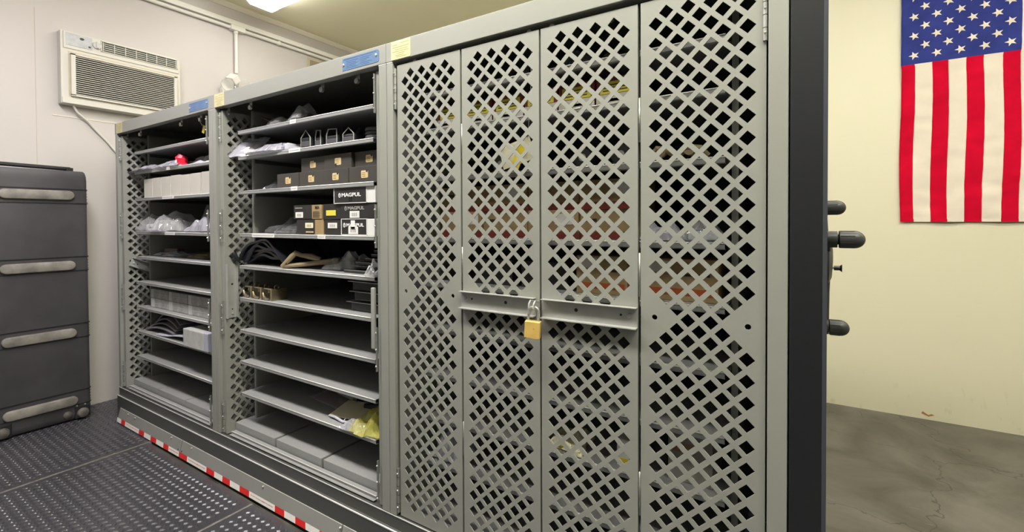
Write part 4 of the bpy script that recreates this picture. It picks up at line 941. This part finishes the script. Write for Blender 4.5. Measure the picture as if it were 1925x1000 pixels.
q = MB(); q.tube([(-1.672, .10, .990), (-1.63, .12, .984), (-1.60, .14, .972)], [.008, .013, .009], 8); q.build('hinge_block', 'tan_plastic', t, smooth='angle')
b1('crumpled grey film bag right of the tan bracket, fifth shelf', 'plastic bag', -1.46, .18, .936 + EPS, .17, .13, .085, 61, m='film_clear', content=[(.0, .0, .0, .08, .06, .04, 'dark_plastic', .2)])
for i, (z, a, b, y) in enumerate(((.945, -1.40, -1.215, .09), (.957, -1.41, -1.26, .13), (.972, -1.37, -1.24, .12), (.984, -1.35, -1.225, .15), (1.000, -1.33, -1.23, .16), (1.014, -1.325, -1.23, .17))):
    t = thing('flat_packet', '%s of six thin dark packets, right of the fifth shelf' % ['bottom one', 'second from the bottom', 'third from the bottom', 'fourth from the bottom', 'fifth from the bottom', 'topmost'][i], 'packet', ((a + b) / 2, y + .07, z - .006), 'thin dark packets on the fifth shelf')
    MB().box(a, b, y, y + .14, z - .0085, z + .0015).build('packet', 'dark_plastic', t, bevel=.002); MB().box(a, b, y - .0008, y + .002, z + .0006, z + .0022).build('bright_edge', 'zinc', t)
b1('small shiny clear bag at the right end of the fifth shelf by the post', 'plastic bag', -1.222, .075, .936 + EPS, .055, .07, .055, 63, m='film_clear', content=[(0, 0, 0, .03, .03, .03, 'dark_plastic', 0)])
q = MB(); q.tube([(-2.085 + .004, .045, .978), (-2.06, .040, .985), (-2.05, .05, .962), (-2.045, .06, .944)], [.010, .012, .008, .004], 8)
tag(q.build('strap_end', 'black_cloth', smooth='angle'), 'black strap end poking out over the upright lock bar, middle cabinet', 'strap')
# sixth shelf: bronze clamps
cl = ['leftmost of the three bronze clamps on the sixth shelf', 'middle one of the three bronze clamps on the sixth shelf', 'rightmost of the three bronze clamps on the sixth shelf']
for i in range(3):
    x = -1.995 + i * .074; y = .075; z = .7968
    t = thing('bronze_clamp', cl[i], 'clamp', (x, y, z), 'bronze clamps on the sixth shelf')
    q = MB(); q.tube([(x - .036, y - .01, z + .028), (x - .026, y - .012, z + .012), (x - .006, y - .012, z + .004), (x + .010, y - .01, z + .006)], [.004, .006, .006, .004], 8); q.build('jaw', 'bronze', t, smooth='angle')
    q = MB(); q.tube([(x - .030, y - .005, z + .046), (x + .016, y - .005, z + .046), (x + .024, y - .004, z + .044)], [.003, .0038, .006], 8); q.build('top_bar', 'bronze', t, smooth='angle')
    q = MB(); q.box(x + .018, x + .030, y - .012, y + .06, z, z + .046); q.build('side_plate', 'bronze', t, bevel=.002)
    MB().box(x - .026, x + .016, y + .014, y + .07, z + .0005, z + .040).build('core', 'hole_dark', t, bevel=.006)
    q = MB(); q.tube([(x + .002, y - .006, z + .044), (x + .002, y - .006, z + .030)], .0045, 8); q.build('thumb_screw', 'bronze', t, smooth='angle')
    pts = [(x + .002 + .0 , y + .03 + .011 * math.cos(a * math.pi / 5), z + .050 + .009 * math.sin(a * math.pi / 5)) for a in range(11)]
    MB().tube(pts, .0028, 6, cap=False).build('ring', 'bronze', t, smooth=True)
for i, (z, a, b, y) in enumerate(((.7975, -1.385, -1.215, .10), (.838, -1.36, -1.215, .095), (.873, -1.375, -1.21, .10))):
    t = thing('clear_pack', '%s of the three dark clear-topped packs at the right of the sixth shelf' % ['bottom', 'middle', 'top'][i], 'pack', ((a + b) / 2, y + .07, z), 'dark clear packs on the sixth shelf')
    MB().box(a + .006, b - .004, y + .004, y + .14, z, z + .030).build('contents', 'dark_plastic', t, bevel=.004)
    MB().box(a - .012, b + .002, y - .002, y + .15, z + .0305, z + .0325).build('clear_lid', 'film_clear', t); MB().box(a - .012, b + .002, y - .0032, y - .0018, z + .0302, z + .0330).build('lid_edge', 'zinc', t)
# ninth shelf packets
Z9 = .3796
t = thing('blister_pack', 'clear blister pack with red card and grey cylinder, ninth shelf', 'packet', (-1.60, .23, Z9))
MB().box(-.105, .105, -.06, .06, .0, .002, M=Matrix.Translation((-1.60, .23, Z9 + .001)) @ Matrix.Rotation(-.12, 4, 'Z')).build('card', 'dim_red', t, bevel=.0008)
MB().box(-.12, .12, -.075, .075, .0025, .005, M=Matrix.Translation((-1.60, .23, Z9 + .001)) @ Matrix.Rotation(-.12, 4, 'Z')).build('blister', 'film_clear', t, bevel=.001)
MB().cyl((-1.625, .255, Z9 + .024), (-1.505, .235, Z9 + .024), .017, 16).build('cylinder', 'frosted_dim', t, smooth='angle'); MB().cyl((-1.503, .235, Z9 + .024), (-1.475, .23, Z9 + .024), .0178, 16).build('dark_cap', 'dark_plastic', t, smooth='angle')
t = thing('cream_card', 'cream card packet with a black oval part, right of the blister pack', 'packet', (-1.40, .17, Z9))
Mc = Matrix.Translation((-1.385, .165, Z9 + .012)) @ Matrix.Rotation(.25, 4, 'Z') @ Matrix.Rotation(.09, 4, 'X')
MB().box(-.12, .11, -.055, .075, 0, .0025, M=Mc).build('card', 'card_cream', t, bevel=.0008)
MB().tube([Mc @ Vector((-.02, .04, .006)), Mc @ Vector((.03, .045, .008)), Mc @ Vector((.075, .05, .006))], [.010, .016, .010], 12).build('black_part', 'dark_plastic', t, smooth='angle')
b1('thin grey zip bag under the cream card on the ninth shelf', 'plastic bag', -1.42, .24, Z9 + .0004, .18, .12, .03, 71, m='film_clear')
t = thing('white_strap', 'white twisted strap with a ring in front of the cream card', 'strap', (-1.41, .10, Z9))
MB().tube([(-1.485, .085, Z9 + .008), (-1.45, .083, Z9 + .011), (-1.40, .078, Z9 + .006), (-1.37, .082, Z9 + .010)], [.003, .005, .005, .003], 8).build('strap', 'paper_white', t, smooth='angle')
MB().tube([(-1.385 + .014 * math.cos(a * .628), .085 + .006 * math.sin(a * .628), Z9 + .012 + .006 * math.sin(a * .628)) for a in range(11)], .002, 6, cap=False).build('ring', 'zinc', t, smooth=True)
crumple('yellow_bag', 'shiny yellow plastic bag with black parts at the right end of the ninth shelf', 'plastic bag', -1.268, .13, Z9 + .0004, .15, .17, .095, 72, m='film_yellow', n=24, k=18, content=[(.02, -.01, .0, .05, .03, .018, 'dark_plastic', .2), (.0, .02, .0, .07, .07, .05, 'yellow_green', .5)])
b1('glossy white crumpled film tail spilling to the front of the ninth shelf', 'plastic bag', -1.325, .072, Z9 + .0004, .10, .06, .035, 73, m='film_white')

# ---- closed cabinet contents, seen through the perforated doors
def rb(i, x0, x1, label, y=.085):
    t = carton('red_box', label, x0, x1, 1.4086, 1.480, y, .16, 'red_box', 'red and white boxes behind the perforated doors', front=[(0.0, 1.0, 0.0, .42, 'box_white', 'white_band'), (.10, .90, .44, .86, 'sticker_yellow', 'yellow_sticker'), (.2, .7, .16, .26, 'print_dark', 'print')])
    q = MB()
    for k in range(3): q.box(x0 + (x1 - x0) * .18, x0 + (x1 - x0) * .8, y - .0013, y - .0007, 1.446 + k * .007, 1.4485 + k * .007)
    q.build('sticker_print', 'print_dark', t)
rl = ['leftmost red and white box', 'second red and white box from the left', 'third red and white box from the left', 'fourth red and white box from the left', 'fifth red and white box from the left', 'rightmost red and white box']
for i in range(6): rb(i, -.945 + i * .103, -.945 + i * .103 + .098, rl[i] + ' on the second shelf of the closed cabinet')
for i, (x, s) in enumerate(((-.84, 'left'), (-.68, 'second'), (-.50, 'third'), (-.36, 'right'))):
    crumple('grey_bag', '%s grey film bag on the top shelf of the closed cabinet' % s, 'plastic bag', x, .18, 1.520 + EPS, .15, .14, .075, 80 + i, m='film_brown' if i % 2 else 'film_clear', group='grey bags behind the closed doors', content=[(0, 0, 0, .08, .06, .04, 'dark_plastic', .3)])
# third shelf lumps and tan brackets
for i, (x, m_) in enumerate(((-.86, 'dark_plastic'), (-.72, 'dark_plastic'), (-.60, 'dark_plastic'), (-.47, 'dark_plastic'), (-.37, 'dark_plastic'))):
    t = thing('round_mount', '%s black ring mount on the third shelf of the closed cabinet' % ['leftmost', 'second', 'middle', 'fourth', 'rightmost'][i], 'mount', (x, .12, 1.2606), 'black ring mounts on the third shelf')
    MB().tube([(x, .09, 1.2875), (x, .16, 1.2875)], .025, 18).build('ring', m_, t, smooth='angle'); MB().tube([(x, .0895, 1.2875), (x, .0885, 1.2875)], .010, 12).build('bore', 'worn_plastic', t)
    MB().box(x - .03, x + .03, .09, .16, 1.2608, 1.268).build('foot', m_, t, bevel=.002)
for i, (x, a) in enumerate(((-.268, .2), (-.205, -.3))):
    t = thing('tan_clamp', '%s tan metal clamp on the third shelf behind the right door' % ['left', 'right'][i], 'clamp', (x, .09, 1.2606), 'tan clamps on the third shelf')
    MB().tube([(x - .03, .085, 1.270), (x - .012, .08, 1.290), (x + .016, .085, 1.284), (x + .034, .09, 1.268)], [.007, .009, .010, .006], 10).build('arm', 'tan_plastic', t, smooth='angle')
    MB().tube([(x - .004, .074, 1.283), (x - .004, .094, 1.283)], .012, 14).build('boss', 'tan_plastic', t, smooth='angle')
# fourth shelf: two layers of kraft boxes
for j in range(2):
    for i in range(4):
        xa = -.935 + i * .1525; z = 1.0758 + j * .0765
        carton('kraft_box', '%s kraft box, %s layer, fourth shelf of the closed cabinet' % (['leftmost', 'second from left', 'third from left', 'rightmost'][i], ['lower', 'upper'][j]), xa, xa + .149, z, z + .0755, .090 + .004 * ((i + j) % 2), .17, 'kraft', 'kraft boxes on the fourth shelf of the closed cabinet',
               front=[(0, 1, 0, .26, 'red_box', 'red_band'), (.55, .92, .50, .88, 'label_white', 'address_label') if (i + j) % 2 == 0 else (.05, .3, .6, .7, 'print_dark', 'print')])
crumple('plastic_bag', 'white-labelled clear bag behind the right door, fourth shelf, left one', 'plastic bag', -.275, .12, 1.075 + EPS, .10, .13, .050, 91, m='film_white', content=[(0, -.02, .0, .07, .05, .02, 'paper_white', .1)])
crumple('plastic_bag', 'white-labelled clear bag behind the right door, fourth shelf, right one', 'plastic bag', -.185, .13, 1.075 + EPS, .09, .13, .062, 92, m='film_clear', content=[(0, -.02, .0, .06, .05, .02, 'paper_white', .1)])
for i, (a, b, m_) in enumerate(((-.485, -.352, 'kraft_light'), (-.322, -.150, 'kraft_light'), (-.66, -.52, 'dark_card'), (-.82, -.69, 'dark_card'))):
    carton('kraft_box' if i < 2 else 'dark_box', ['light kraft box with an orange band, left one on the fifth shelf', 'light kraft box with an orange band, right one on the fifth shelf', 'dark box left of the kraft boxes on the fifth shelf', 'dark box nearest the left door on the fifth shelf'][i], a, b, .9366, 1.033 if i < 2 else 1.01, .085 + .02 * (i > 1), .16, m_, 'boxes on the fifth shelf of the closed cabinet',
           front=[(.05, .95, .14, .30, 'orange_band', 'orange_band'), (.05, .42, .68, .96, 'label_white', 'address_label'), (.5, .9, .60, .66, 'print_dark', 'print')] if i < 2 else None)
t = thing('hanging_card', 'cream and yellow card hanging tilted just behind the second perforated door', 'card', (-.633, .05, 1.268))
Mh = Matrix.Translation((-.637, .0345, 1.304)) @ Matrix.Rotation(R(-14), 4, 'Y')
MB().box(-.046, .052, -.0006, .0006, -.030, .032, M=Mh).build('cream_card', 'card_cream', t)
MB().box(.0, .026, -.0022, -.0010, -.036, .030, M=Mh @ Matrix.Rotation(R(38), 4, 'Y')).build('yellow_strip', 'card_yellow', t)
MB().tube([(-.60, .034, 1.338), (-.59, .034, 1.45), (-.588, .034, 1.59)], .0007, 5).build('string', 'cord_white', t)
crumple('white_wrap', 'crumpled pale wrapping on the eighth shelf behind the left perforated door', 'wrapping', -.915, .13, .379 + EPS, .13, .14, .11, 95, m='paper_white')
crumple('cream_packet', 'cream and green packet behind the third perforated door', 'packet', -.515, .12, .518 + EPS, .10, .11, .045, 96, m='card_cream', content=[(.0, -.04, .0, .05, .02, .012, 'yellow_green', .2)])
t = carton('white_packet', 'small white packet with a yellow tab near the edge of the third door', -.375, -.345, .5186, .585, .075, .08, 'label_white', cat='packet', front=[(.1, .9, .1, .3, 'card_yellow', 'yellow_tab')])
carton('pale_box', 'pale cardboard box behind the right perforated door, eighth shelf', -.255, -.160, .5186, .632, .08, .17, 'sticker_grey', front=[(.1, .6, .6, .8, 'kraft', 'label')])
